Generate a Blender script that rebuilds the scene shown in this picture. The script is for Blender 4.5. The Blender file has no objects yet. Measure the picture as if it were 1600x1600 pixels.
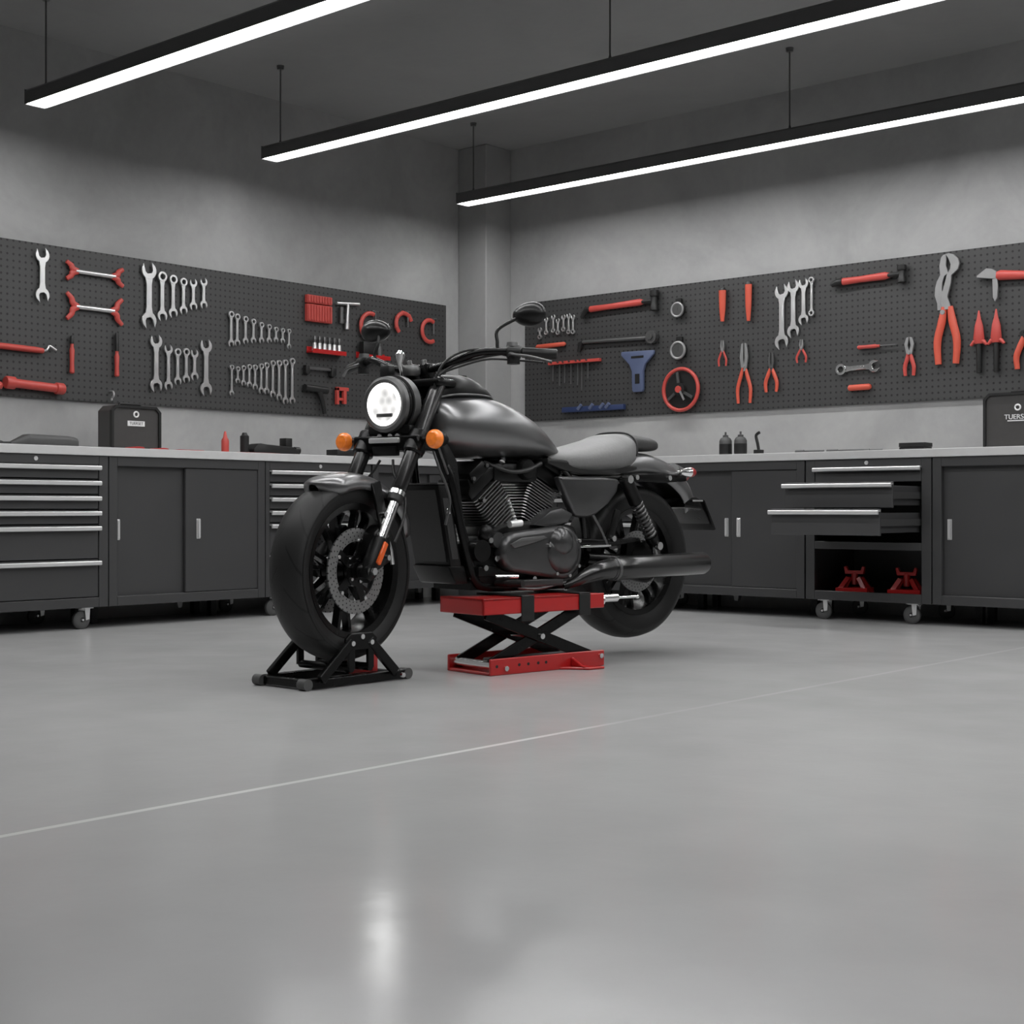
import bpy, bmesh, math, random
from mathutils import Vector, Matrix
random.seed(7)
SC = bpy.context.scene
COL = SC.collection
PI = math.pi

# ------------------------------------------------------------------ helpers
def rad(a): return a * PI / 180.0

class MB:
    """collects geometry for ONE mesh"""
    def __init__(s): s.v = []; s.f = []
    def add(s, vs, fs, M=None):
        b = len(s.v)
        for p in vs:
            p = Vector(p)
            s.v.append(M @ p if M else p)
        s.f += [tuple(b + i for i in q) for q in fs]
        return s
    def box(s, x0, x1, y0, y1, z0, z1, M=None):
        vs = [(x, y, z) for z in (z0, z1) for y in (y0, y1) for x in (x0, x1)]
        return s.add(vs, [(0, 2, 3, 1), (4, 5, 7, 6), (0, 1, 5, 4), (2, 6, 7, 3), (0, 4, 6, 2), (1, 3, 7, 5)], M)
    def beam(s, p0, p1, w, h, up=(0, 0, 1)):
        """rectangular bar from p0 to p1, w across, h along 'up'"""
        p0 = Vector(p0); p1 = Vector(p1); d = (p1 - p0).normalized()
        a = d.cross(Vector(up)).normalized(); b = a.cross(d).normalized()
        vs = []
        for p in (p0, p1):
            for i, j in ((-1, -1), (1, -1), (1, 1), (-1, 1)):
                vs.append(p + a * (w / 2 * i) + b * (h / 2 * j))
        return s.add(vs, [(0, 3, 2, 1), (4, 5, 6, 7), (0, 1, 5, 4), (1, 2, 6, 5), (2, 3, 7, 6), (3, 0, 4, 7)])
    def loft(s, rings, caps=True, closed=False, M=None):
        n = len(rings[0]); vs = [p for r in rings for p in r]; fs = []
        m = len(rings)
        for i in range(m if closed else m - 1):
            a = i * n; b = ((i + 1) % m) * n
            for k in range(n):
                fs.append((a + k, a + (k + 1) % n, b + (k + 1) % n, b + k))
        if caps and not closed:
            fs.append(tuple(reversed(range(n)))); fs.append(tuple(range((m - 1) * n, m * n)))
        return s.add(vs, fs, M)
    def tube(s, pts, r, n=10, caps=True, closed=False, flat=1.0, flatdir=None):
        pts = [Vector(p) for p in pts]; m = len(pts); rings = []
        a = None
        for i, p in enumerate(pts):
            if closed: d = pts[(i + 1) % m] - pts[i - 1]
            else: d = pts[min(i + 1, m - 1)] - pts[max(i - 1, 0)]
            d.normalize()
            if flatdir is not None:
                a = d.cross(Vector(flatdir)); a.normalize()
            elif a is None:
                t = Vector((0, 0, 1)) if abs(d.z) < .9 else Vector((1, 0, 0))
                a = d.cross(t).normalized()
            else:
                a = (a - d * a.dot(d)).normalized()
            b = d.cross(a)
            rr = r[i] if isinstance(r, (list, tuple)) else r
            rings.append([p + a * (rr * math.cos(2 * PI * k / n)) + b * (rr * flat * math.sin(2 * PI * k / n)) for k in range(n)])
        return s.loft(rings, caps, closed)
    def cyl(s, p0, p1, r, r1=None, n=18, caps=True):
        return s.tube([p0, p1], [r, r if r1 is None else r1], n, caps)
    def lathe(s, prof, o, axis='y', n=40, closed=True, M=None):
        """prof: (radius, offset along axis); closed -> profile is a loop"""
        o = Vector(o); rings = []
        for k in range(n):
            t = 2 * PI * k / n; c, q = math.cos(t), math.sin(t); ring = []
            for r, h in prof:
                if axis == 'y': ring.append(o + Vector((r * c, h, r * q)))
                elif axis == 'z': ring.append(o + Vector((r * c, r * q, h)))
                else: ring.append(o + Vector((h, r * c, r * q)))
            rings.append(ring)
        if closed: return s.loft(rings, False, True, M)
        m = len(prof); vs = [p for r in rings for p in r]; fs = []
        for i in range(n):
            a = i * m; b = ((i + 1) % n) * m
            for k in range(m - 1): fs.append((a + k, a + k + 1, b + k + 1, b + k))
        return s.add(vs, fs, M)
    def torus(s, o, axis, R, r, n=40, k=10):
        return s.lathe([(R + r * math.cos(2 * PI * i / k), r * math.sin(2 * PI * i / k)) for i in range(k)], o, axis, n)
    def ball(s, c, r, n=16, m=10):
        if not isinstance(r, (tuple, list)): r = (r, r, r)
        vs = [(c[0], c[1], c[2] + r[2])]; fs = []
        for i in range(1, m):
            t = PI * i / m
            for k in range(n):
                a = 2 * PI * k / n
                vs.append((c[0] + r[0] * math.sin(t) * math.cos(a), c[1] + r[1] * math.sin(t) * math.sin(a), c[2] + r[2] * math.cos(t)))
        vs.append((c[0], c[1], c[2] - r[2])); L = len(vs) - 1
        for k in range(n):
            fs.append((0, 1 + k, 1 + (k + 1) % n))
            fs.append((L, L - n + (k + 1) % n, L - n + k))
            for i in range(m - 2):
                a = 1 + i * n
                fs.append((a + k, a + n + k, a + n + (k + 1) % n, a + (k + 1) % n))
        return s.add(vs, fs)
    def prism(s, poly, d0, d1, plane='xz'):
        """outline in the plane, extruded over the third axis from d0 to d1"""
        def mp(a, b, d):
            return {'xz': (a, d, b), 'xy': (a, b, d), 'yz': (d, a, b)}[plane]
        n = len(poly)
        vs = [mp(a, b, d0) for a, b in poly] + [mp(a, b, d1) for a, b in poly]
        fs = [tuple(range(n)), tuple(reversed(range(n, 2 * n)))]
        fs += [(k, n + k, n + (k + 1) % n, (k + 1) % n) for k in range(n)]
        return s.add(vs, fs)
    def ring(s, c, R, r, d0, d1, plane='xz', n=24):
        """flat annulus with thickness"""
        ax = {'xz': 'y', 'xy': 'z', 'yz': 'x'}[plane]
        o = {'xz': (c[0], 0, c[1]), 'xy': (c[0], c[1], 0), 'yz': (0, c[0], c[1])}[plane]
        return s.lathe([(r, d0), (R, d0), (R, d1), (r, d1)], o, ax, n)
    def build(s, name, mat, parent=None, bevel=0, seg=2, smooth=True, angle=38, mesh_M=None, obj_M=None, sub=0):
        me = bpy.data.meshes.new(name)
        me.from_pydata([tuple(mesh_M @ p) if mesh_M else tuple(p) for p in s.v], [], s.f)
        bm = bmesh.new(); bm.from_mesh(me)
        bmesh.ops.recalc_face_normals(bm, faces=bm.faces[:])
        if bevel:
            ed = [e for e in bm.edges if len(e.link_faces) == 2 and e.calc_face_angle(0) > rad(30)]
            bmesh.ops.bevel(bm, geom=ed, offset=bevel, segments=seg, profile=.5, affect='EDGES', clamp_overlap=True)
        bm.to_mesh(me); bm.free()
        if smooth:
            me.polygons.foreach_set('use_smooth', [True] * len(me.polygons))
            me.set_sharp_from_angle(angle=rad(angle))
        me.update()
        o = bpy.data.objects.new(name, me); COL.objects.link(o)
        me.materials.append(mat)
        if parent: o.parent = parent
        if obj_M: o.matrix_local = obj_M
        if sub:
            md = o.modifiers.new('smooth', 'SUBSURF'); md.levels = sub; md.render_levels = sub
        return o

def tag(o, label, cat, group=None, kind=None):
    o['label'] = label; o['category'] = cat
    if group: o['group'] = group
    if kind: o['kind'] = kind
    return o
def struct(o): o['kind'] = 'structure'; return o
def thing(name, label, cat, loc=(0, 0, 0), rz=0, group=None):
    o = bpy.data.objects.new(name, None); COL.objects.link(o)
    o.empty_display_size = .1
    o.location = loc; o.rotation_euler = (0, 0, rz)
    return tag(o, label, cat, group)
def dup(root, loc, rz, label, group=None):
    r = root.copy(); COL.objects.link(r); r.location = loc; r.rotation_euler = (0, 0, rz)
    r['label'] = label
    if group: r['group'] = group
    for ch in list(root.children):
        c = ch.copy(); COL.objects.link(c); c.parent = r
        for g in list(ch.children):
            d = g.copy(); COL.objects.link(d); d.parent = c
    return r
def place(o, loc, rz=0): o.location = loc; o.rotation_euler = (0, 0, rz); return o
def sphere_curve(pts, n):
    """Catmull-Rom through pts"""
    P = [Vector(p) for p in pts]; P = [P[0] * 2 - P[1]] + P + [P[-1] * 2 - P[-2]]; out = []
    for i in range(1, len(P) - 2):
        for k in range(n):
            t = k / n; a, b, c, d = P[i - 1], P[i], P[i + 1], P[i + 2]
            out.append(.5 * ((2 * b) + (c - a) * t + (2 * a - 5 * b + 4 * c - d) * t * t + (3 * b - a - 3 * c + d) * t ** 3))
    out.append(P[-2]); return out
def lerpcurve(pts, vals, n):
    out = []
    for i in range(len(vals) - 1):
        for k in range(n): out.append(vals[i] + (vals[i + 1] - vals[i]) * k / n)
    return out + [vals[-1]]

# ------------------------------------------------------------------ materials
def mat(name, col, rough=.5, metal=0.0, var=.08, scale=12, bump=0.0, emit=None, estr=0, coat=0, rvar=.05, spec=.5):
    m = bpy.data.materials.new(name); m.use_nodes = True
    nt = m.node_tree; N = nt.nodes; L = nt.links; b = N['Principled BSDF']
    tc = N.new('ShaderNodeTexCoord'); nz = N.new('ShaderNodeTexNoise')
    nz.inputs['Scale'].default_value = scale; nz.inputs['Detail'].default_value = 5
    L.new(tc.outputs['Object'], nz.inputs['Vector'])
    mx = N.new('ShaderNodeMix'); mx.data_type = 'RGBA'
    mx.inputs['A'].default_value = (*[max(0, c * (1 - var)) for c in col], 1)
    mx.inputs['B'].default_value = (*[min(1, c * (1 + var)) for c in col], 1)
    L.new(nz.outputs['Fac'], mx.inputs['Factor']); L.new(mx.outputs['Result'], b.inputs['Base Color'])
    mr = N.new('ShaderNodeMapRange'); mr.inputs['To Min'].default_value = max(.02, rough - rvar); mr.inputs['To Max'].default_value = min(1, rough + rvar)
    L.new(nz.outputs['Fac'], mr.inputs['Value']); L.new(mr.outputs['Result'], b.inputs['Roughness'])
    b.inputs['Metallic'].default_value = metal
    b.inputs['Specular IOR Level'].default_value = spec
    if coat: b.inputs['Coat Weight'].default_value = coat; b.inputs['Coat Roughness'].default_value = .15
    if bump:
        bp = N.new('ShaderNodeBump'); bp.inputs['Strength'].default_value = bump; bp.inputs['Distance'].default_value = .01
        L.new(nz.outputs['Fac'], bp.inputs['Height']); L.new(bp.outputs['Normal'], b.inputs['Normal'])
    if emit:
        b.inputs['Emission Color'].default_value = (*emit, 1); b.inputs['Emission Strength'].default_value = estr
    return m

def math_node(nt, op, a, b=None, c=None):
    n = nt.nodes.new('ShaderNodeMath'); n.operation = op
    for i, x in enumerate((a, b, c)):
        if x is None: continue
        if isinstance(x, (int, float)): n.inputs[i].default_value = x
        else: nt.links.new(x, n.inputs[i])
    return n.outputs[0]

def mat_wall(name, lo, hi, seed=0):
    m = bpy.data.materials.new(name); m.use_nodes = True; nt = m.node_tree; N = nt.nodes; L = nt.links
    b = N['Principled BSDF']; b.inputs['Roughness'].default_value = .75; b.inputs['Specular IOR Level'].default_value = .25
    tc = N.new('ShaderNodeTexCoord'); mp = N.new('ShaderNodeMapping'); mp.inputs['Location'].default_value = (seed, seed * .7, 0)
    L.new(tc.outputs['Object'], mp.inputs['Vector'])
    n1 = N.new('ShaderNodeTexNoise'); n1.inputs['Scale'].default_value = 1.4; n1.inputs['Detail'].default_value = 8; n1.inputs['Roughness'].default_value = .62; n1.inputs['Distortion'].default_value = .6
    n2 = N.new('ShaderNodeTexNoise'); n2.inputs['Scale'].default_value = 22; n2.inputs['Detail'].default_value = 4
    for n in (n1, n2): L.new(mp.outputs['Vector'], n.inputs['Vector'])
    f = math_node(nt, 'MULTIPLY_ADD', n2.outputs['Fac'], .15, n1.outputs['Fac'])
    cr = N.new('ShaderNodeMapRange'); cr.inputs['From Min'].default_value = .35; cr.inputs['From Max'].default_value = .8
    L.new(f, cr.inputs['Value'])
    mx = N.new('ShaderNodeMix'); mx.data_type = 'RGBA'; mx.inputs['A'].default_value = (lo, lo, lo, 1); mx.inputs['B'].default_value = (hi, hi, hi * .99, 1)
    L.new(cr.outputs['Result'], mx.inputs['Factor'])
    L.new(mx.outputs['Result'], b.inputs['Base Color'])
    bp = N.new('ShaderNodeBump'); bp.inputs['Strength'].default_value = .25; bp.inputs['Distance'].default_value = .01
    L.new(f, bp.inputs['Height']); L.new(bp.outputs['Normal'], b.inputs['Normal'])
    return m

def mat_floor():
    m = bpy.data.materials.new('polished_concrete'); m.use_nodes = True; nt = m.node_tree; N = nt.nodes; L = nt.links
    b = N['Principled BSDF']
    tc = N.new('ShaderNodeTexCoord')
    n1 = N.new('ShaderNodeTexNoise'); n1.inputs['Scale'].default_value = .7; n1.inputs['Detail'].default_value = 3; n1.inputs['Roughness'].default_value = .5
    n2 = N.new('ShaderNodeTexNoise'); n2.inputs['Scale'].default_value = 4; n2.inputs['Detail'].default_value = 4
    for n in (n1, n2): L.new(tc.outputs['Object'], n.inputs['Vector'])
    f = math_node(nt, 'MULTIPLY_ADD', n2.outputs['Fac'], .4, n1.outputs['Fac'])
    cr = N.new('ShaderNodeMapRange'); cr.inputs['From Min'].default_value = .3; cr.inputs['From Max'].default_value = 1.1
    L.new(f, cr.inputs['Value'])
    mx = N.new('ShaderNodeMix'); mx.data_type = 'RGBA'; mx.inputs['A'].default_value = (FLO, FLO, FLO, 1); mx.inputs['B'].default_value = (FHI, FHI, FHI * .995, 1)
    L.new(cr.outputs['Result'], mx.inputs['Factor'])
    # the saw-cut joint filled with light sealant
    sx = N.new('ShaderNodeSeparateXYZ'); L.new(tc.outputs['Object'], sx.inputs['Vector'])
    d = math_node(nt, 'ABSOLUTE', math_node(nt, 'ADD', sx.outputs['X'], 2.53))
    # sealant is whole up to about y = 3.2 and mostly worn away beyond
    wear = N.new('ShaderNodeMapRange'); wear.inputs['From Min'].default_value = 3.1; wear.inputs['From Max'].default_value = 3.4; wear.inputs['To Min'].default_value = 1; wear.inputs['To Max'].default_value = .22
    L.new(sx.outputs['Y'], wear.inputs['Value'])
    n3 = N.new('ShaderNodeTexNoise'); n3.inputs['Scale'].default_value = 2.2; n3.inputs['Detail'].default_value = 5; L.new(tc.outputs['Object'], n3.inputs['Vector'])
    ln = math_node(nt, 'MULTIPLY', math_node(nt, 'MULTIPLY', math_node(nt, 'LESS_THAN', d, .010), wear.outputs['Result']), math_node(nt, 'MULTIPLY_ADD', n3.outputs['Fac'], 1.6, -.05))
    m2 = N.new('ShaderNodeMix'); m2.data_type = 'RGBA'; m2.inputs['B'].default_value = (.75, .75, .74, 1)
    L.new(ln, m2.inputs['Factor']); L.new(mx.outputs['Result'], m2.inputs['A']); L.new(m2.outputs['Result'], b.inputs['Base Color'])
    rr = N.new('ShaderNodeMapRange'); rr.inputs['From Min'].default_value = .3; rr.inputs['From Max'].default_value = 1.1; rr.inputs['To Min'].default_value = .14; rr.inputs['To Max'].default_value = .23
    L.new(f, rr.inputs['Value']); L.new(rr.outputs['Result'], b.inputs['Roughness'])
    bp = N.new('ShaderNodeBump'); bp.inputs['Strength'].default_value = .08; bp.inputs['Distance'].default_value = .02
    L.new(n2.outputs['Fac'], bp.inputs['Height']); L.new(bp.outputs['Normal'], b.inputs['Normal'])
    return m

def mat_peg():
    m = bpy.data.materials.new('pegboard_steel'); m.use_nodes = True; nt = m.node_tree; N = nt.nodes; L = nt.links
    b = N['Principled BSDF']; b.inputs['Roughness'].default_value = .5
    tc = N.new('ShaderNodeTexCoord'); sx = N.new('ShaderNodeSeparateXYZ'); L.new(tc.outputs['Object'], sx.inputs['Vector'])
    P = .036
    def cell(o):
        return math_node(nt, 'SUBTRACT', math_node(nt, 'FRACT', math_node(nt, 'DIVIDE', o, P)), .5)
    a = cell(sx.outputs['X']); c = cell(sx.outputs['Z'])
    r2 = math_node(nt, 'ADD', math_node(nt, 'MULTIPLY', a, a), math_node(nt, 'MULTIPLY', c, c))
    hole = math_node(nt, 'LESS_THAN', r2, .032)
    nz = N.new('ShaderNodeTexNoise'); nz.inputs['Scale'].default_value = 3; L.new(tc.outputs['Object'], nz.inputs['Vector'])
    m0 = N.new('ShaderNodeMix'); m0.data_type = 'RGBA'; m0.inputs['A'].default_value = (PEG * .92, PEG * .92, PEG * .92, 1); m0.inputs['B'].default_value = (PEG * 1.08, PEG * 1.08, PEG * 1.08, 1)
    L.new(nz.outputs['Fac'], m0.inputs['Factor'])
    mx = N.new('ShaderNodeMix'); mx.data_type = 'RGBA'; mx.inputs['B'].default_value = (.004, .004, .004, 1)
    L.new(m0.outputs['Result'], mx.inputs['A']); L.new(hole, mx.inputs['Factor']); L.new(mx.outputs['Result'], b.inputs['Base Color'])
    bp = N.new('ShaderNodeBump'); bp.inputs['Strength'].default_value = .5; bp.inputs['Distance'].default_value = .004; bp.invert = True
    L.new(hole, bp.inputs['Height']); L.new(bp.outputs['Normal'], b.inputs['Normal'])
    return m

def mat_tyre():
    m = mat('tyre_rubber', (.010, .010, .010), .5, 0, .15, 20, .02, spec=.25); nt = m.node_tree; N = nt.nodes; L = nt.links; b = N['Principled BSDF']
    tc = N.new('ShaderNodeTexCoord'); sx = N.new('ShaderNodeSeparateXYZ'); L.new(tc.outputs['Object'], sx.inputs['Vector'])
    X, Y, Z = sx.outputs
    ang = math_node(nt, 'MULTIPLY', math_node(nt, 'ARCTAN2', Z, X), 14 / (2 * PI))
    ay = math_node(nt, 'ABSOLUTE', Y)
    side = math_node(nt, 'MULTIPLY', math_node(nt, 'SIGN', Y), .25)
    t = math_node(nt, 'FRACT', math_node(nt, 'ADD', math_node(nt, 'MULTIPLY_ADD', ay, 11.0, ang), side))
    g = math_node(nt, 'LESS_THAN', t, .09)
    rr = math_node(nt, 'SQRT', math_node(nt, 'ADD', math_node(nt, 'MULTIPLY', X, X), math_node(nt, 'MULTIPLY', Z, Z)))
    g = math_node(nt, 'MULTIPLY', g, math_node(nt, 'GREATER_THAN', rr, .285))
    g = math_node(nt, 'MULTIPLY', g, math_node(nt, 'GREATER_THAN', ay, .012))
    # scuffed tread greyer than sidewalls, raised to stand in for light; grooves dark as shade
    tr = math_node(nt, 'MULTIPLY', math_node(nt, 'GREATER_THAN', rr, .29), math_node(nt, 'SUBTRACT', 1.0, g))
    m3 = N.new('ShaderNodeMix'); m3.data_type = 'RGBA'; m3.inputs['B'].default_value = (.018, .018, .018, 1)
    L.new(b.inputs['Base Color'].links[0].from_socket, m3.inputs['A']); L.new(tr, m3.inputs['Factor']); L.new(m3.outputs['Result'], b.inputs['Base Color'])
    bp = N.new('ShaderNodeBump'); bp.inputs['Strength'].default_value = 1; bp.inputs['Distance'].default_value = .006; bp.invert = True
    L.new(g, bp.inputs['Height']); L.new(bp.outputs['Normal'], b.inputs['Normal'])
    return m

def mat_disc():
    m = mat('drilled_disc_steel', (.25, .25, .25), .38, .75, .1, 30); nt = m.node_tree; N = nt.nodes; L = nt.links; b = N['Principled BSDF']
    tc = N.new('ShaderNodeTexCoord'); sx = N.new('ShaderNodeSeparateXYZ'); L.new(tc.outputs['Object'], sx.inputs['Vector'])
    X, Y, Z = sx.outputs
    rr = math_node(nt, 'SQRT', math_node(nt, 'ADD', math_node(nt, 'MULTIPLY', X, X), math_node(nt, 'MULTIPLY', Z, Z)))
    k = math_node(nt, 'DIVIDE', rr, .013)
    ang = math_node(nt, 'MULTIPLY', math_node(nt, 'ARCTAN2', Z, X), 36 / (2 * PI))
    a = math_node(nt, 'SUBTRACT', math_node(nt, 'FRACT', math_node(nt, 'MULTIPLY_ADD', math_node(nt, 'FLOOR', k), .33, ang)), .5)
    c = math_node(nt, 'SUBTRACT', math_node(nt, 'FRACT', k), .5)
    r2 = math_node(nt, 'ADD', math_node(nt, 'MULTIPLY', math_node(nt, 'MULTIPLY', a, a), 3.0), math_node(nt, 'MULTIPLY', c, c))
    h = math_node(nt, 'LESS_THAN', r2, .05)
    old = b.inputs['Base Color'].links[0].from_socket
    mx = N.new('ShaderNodeMix'); mx.data_type = 'RGBA'; mx.inputs['B'].default_value = (.03, .03, .03, 1)
    L.new(old, mx.inputs['A']); L.new(h, mx.inputs['Factor']); L.new(mx.outputs['Result'], b.inputs['Base Color'])
    return m

def mat_grille():
    m = mat('radiator_mesh', (.03, .03, .03), .5, .3); nt = m.node_tree; N = nt.nodes; L = nt.links; b = N['Principled BSDF']
    tc = N.new('ShaderNodeTexCoord'); sx = N.new('ShaderNodeSeparateXYZ'); L.new(tc.outputs['Object'], sx.inputs['Vector'])
    X, Y, Z = sx.outputs
    u = math_node(nt, 'ADD', X, Y)
    def saw(o, k): return math_node(nt, 'LESS_THAN', math_node(nt, 'FRACT', math_node(nt, 'MULTIPLY', o, k)), .45)
    g = math_node(nt, 'MULTIPLY', saw(math_node(nt, 'ADD', u, Z), 90), saw(math_node(nt, 'SUBTRACT', u, Z), 90))
    bp = N.new('ShaderNodeBump'); bp.inputs['Strength'].default_value = 1; bp.inputs['Distance'].default_value = .005; bp.invert = True
    L.new(g, bp.inputs['Height']); L.new(bp.outputs['Normal'], b.inputs['Normal'])
    return m

FLO, FHI, PEG, LAMP, HLP = .38, .465, .04, 29, 2.2
M = {}
M['wall_left'] = mat_wall('plaster_left', .265, .38, 3)
M['wall_right'] = mat_wall('plaster_right', .285, .40, 11)
M['dark_wall'] = mat_wall('plaster_far_side', .10, .14, 9)
M['pillar'] = mat_wall('plaster_pillar', .26, .34, 5)
M['ceiling'] = mat_wall('ceiling_paint', .25, .29, 7)
M['floor'] = mat_floor()
M['peg'] = mat_peg()
M['cab'] = mat('cabinet_enamel', (.041, .041, .042), .42, 0, .06, 6)
M['cab_in'] = mat('cabinet_inside', (.03, .03, .03), .5)
M['worktop'] = mat('brushed_steel_worktop', (.50, .50, .50), .5, .0, .08, 18)
M['alu'] = mat('aluminium_handle', (.70, .70, .70), .34, .6, .01, 5, rvar=.01)
M['chrome'] = mat('chrome', (.75, .75, .75), .16, 1, .04, 20)
M['steel'] = mat('tool_steel', (.62, .62, .62), .3, .85, .08, 25)
M['dsteelmatte'] = mat('matte_dark_grey', (.06, .06, .06), .5, 0, .1, 15)
M['greysteel'] = mat('grey_forged_steel', (.30, .30, .30), .42, .6, .12, 25)
M['dsteel'] = mat('dark_steel', (.12, .12, .12), .4, .7, .1, 20)
M['black'] = mat('black_plastic', (.014, .014, .014), .42, 0, .15, 20, spec=.35)
M['rubber'] = mat('caster_rubber', (.07, .07, .07), .6, 0, .1, 20)
M['red'] = mat('red_handle', (.48, .062, .05), .42, 0, .1, 20)
M['orangered'] = mat('orange_red_grip', (.56, .085, .048), .45, 0, .1, 20)
M['jackred'] = mat('red_enamel', (.40, .012, .012), .3, 0, .08, 10, coat=.3)
M['darkred'] = mat('dark_red_enamel', (.32, .012, .010), .4, 0, .1, 10)
M['blue'] = mat('blue_handle', (.085, .108, .19), .45, 0, .1, 15)
M['navy'] = mat('dark_blue_rail', (.02, .035, .10), .45, 0, .1, 15)
M['white'] = mat('white_print', (.75, .75, .75), .5, 0, .04, 20)
M['lamp'] = mat('lamp_diffuser', (.9, .9, .9), .5, 0, 0, 5, emit=(1, 1, 1), estr=LAMP)
M['lamp_body'] = mat('lamp_housing', (.09, .09, .09), .4, 0, .1, 15)
# motorcycle
M['paint'] = mat('satin_grey_paint', (.185, .185, .187), .3, .8, .05, 8, rvar=.03)
M['seat'] = mat('seat_leather', (.17, .17, .17), .45, 0, .1, 90, .08)
M['pillion'] = mat('pillion_leather', (.045, .045, .045), .48, 0, .1, 90, .08)
M['frame'] = mat('black_frame_paint', (.004, .004, .004), .26, 0, .15, 12, spec=.22)
M['engine'] = mat('black_engine_coat', (.006, .006, .006), .32, .05, .2, 25, .02, spec=.22)
M['cover'] = mat('grey_engine_cover', (.085, .085, .086), .3, .7, .1, 14)
M['fin'] = mat('fin_alloy', (.30, .30, .30), .32, .9, .2, 30)
M['exh'] = mat('black_exhaust', (.06, .06, .06), .24, .8, .1, 10)
M['tyre'] = mat_tyre()
M['disc'] = mat_disc()
M['grille'] = mat_grille()
M['amber'] = mat('amber_lens', (.75, .20, .03), .2, 0, .3, 60, .1, emit=(1, .22, .03), estr=.12)
M['reflector'] = mat('orange_reflector', (.65, .10, .015), .25, 0, .15, 60)
M['redlens'] = mat('red_lens', (.25, .02, .02), .2, 0, .2, 40)
M['fork'] = mat('dark_fork_tube', (.02, .02, .02), .25, .4, .1, 10)
M['mirror'] = mat('mirror_shell', (.008, .008, .008), .3, 0, .1, 10, spec=.3)
M['glow'] = mat('headlamp_ring', (1, 1, 1), .3, 0, 0, 5, emit=(1, .99, .96), estr=2.5)
def mat_lens():
    m = mat('headlamp_reflector', (.45, .45, .45), .25, .5, 0, 5); nt = m.node_tree; N = nt.nodes; L = nt.links; b = N['Principled BSDF']
    tc = N.new('ShaderNodeTexCoord'); vo = N.new('ShaderNodeTexVoronoi'); vo.inputs['Scale'].default_value = 24
    L.new(tc.outputs['Object'], vo.inputs['Vector'])
    mr = N.new('ShaderNodeMapRange'); mr.inputs['To Min'].default_value = .3; mr.inputs['To Max'].default_value = 1.1; mr.inputs['From Max'].default_value = .7
    L.new(vo.outputs['Distance'], mr.inputs['Value']); L.new(mr.outputs['Result'], b.inputs['Emission Strength'])
    b.inputs['Emission Color'].default_value = (1, .99, .97, 1)
    return m
M['lens'] = mat_lens()
# ------------------------------------------------------------------ room
XW, YW, ZC = -7.12, 7.85, 3.195           # left wall, back wall, ceiling
XE, YE = 3.2, -2.4                        # far sides behind the camera
def shell(name, x0, x1, y0, y1, z0, z1, m):
    return struct(MB().box(x0, x1, y0, y1, z0, z1).build(name, m, smooth=False))
shell('floor', XW - .2, XE + .2, YE - .2, YW + .2, -.1, 0, M['floor'])
shell('ceiling', XW - .2, XE + .2, YE - .2, YW + .2, ZC, ZC + .1, M['ceiling'])
shell('wall_left', XW - .15, XW, YE - .15, YW + .15, 0, ZC, M['wall_left'])
shell('wall_back', XW, XE, YW, YW + .15, 0, ZC, M['wall_right'])
shell('wall_right', XE, XE + .15, YE - .15, YW + .15, 0, ZC, M['dark_wall'])
shell('wall_front', XW, XE, YE - .15, YE, 0, ZC, M['dark_wall'])
struct(MB().box(XW, -6.85, 7.583, YW, 0, ZC).build('column_corner', M['pillar'], bevel=.008, smooth=False))

LEFT, BACK = PI / 2, 0.0                  # facing directions of the two walls

def peg(rz, loc, w, label):
    t = thing('pegboard', label, 'pegboard', loc, rz, None)
    MB().box(-w / 2, w / 2, 0, .012, -.42, .42).build('panel', M['peg'], t, smooth=False)
    f = MB()
    f.box(-w / 2, w / 2, .012, .02, -.42, -.40); f.box(-w / 2, w / 2, .012, .02, .40, .42)
    f.box(-w / 2, -w / 2 + .02, .012, .02, -.40, .40); f.box(w / 2 - .02, w / 2, .012, .02, -.40, .40)
    f.build('backing_frame', M['cab'], t, smooth=False)
    return t
PLX, PRY, PZ = -7.10, 7.83, 1.64
peg(LEFT, (PLX, (3.3 + 7.437) / 2, PZ), 7.437 - 3.3, 'dark grey perforated steel pegboard on the left wall')
peg(BACK, ((-6.70 - 2.4) / 2, PRY, PZ + .02), 6.70 - 2.4, 'dark grey perforated steel pegboard on the right wall')

# ------------------------------------------------------------------ pendant lamps
def lamp(y, label, x0=-6.65, x1=.75):
    t = thing('linear_pendant_lamp', label, 'lamp', ((x0 + x1) / 2, y, 2.66), 0, 'linear pendant lamps')
    h = (x1 - x0) / 2; w = .058
    b = MB()
    b.prism([(-w, .0), (-w, .062), (-w + .012, .075), (w - .012, .075), (w, .062), (w, .0), (w - .0035, .0), (w - .0035, .03), (-w + .0035, .03), (-w + .0035, .0)], -h, h, 'yz')
    b.box(-h - .004, -h, -w, w, .0, .075); b.box(h, h + .004, -w, w, .0, .075)
    b.build('housing', M['lamp_body'], t, smooth=False)
    MB().box(-h + .002, h - .002, -w + .004, w - .004, .0045, .024).build('diffuser', M['lamp'], t, smooth=False)
    for k in range(4):
        xx = -h + .1 + k * (2 * h - .2) / 3
        c = MB().cyl((xx, 0, .075), (xx, 0, ZC - 2.66), .0045, n=8); c.build('cord', M['lamp_body'], t)
        MB().cyl((xx, 0, ZC - 2.66 - .022), (xx, 0, ZC - 2.66), .018, .022, n=14).build('ceiling_mount', M['lamp_body'], t)
        MB().cyl((xx, 0, .075), (xx, 0, .1), .011, .006, n=12).build('cord_grip', M['lamp_body'], t)
    return t
lamp(3.952, 'long black linear pendant lamp nearest the viewer, at the upper left')
lamp(5.468, 'long black linear pendant lamp hanging in the middle of the three')
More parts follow.
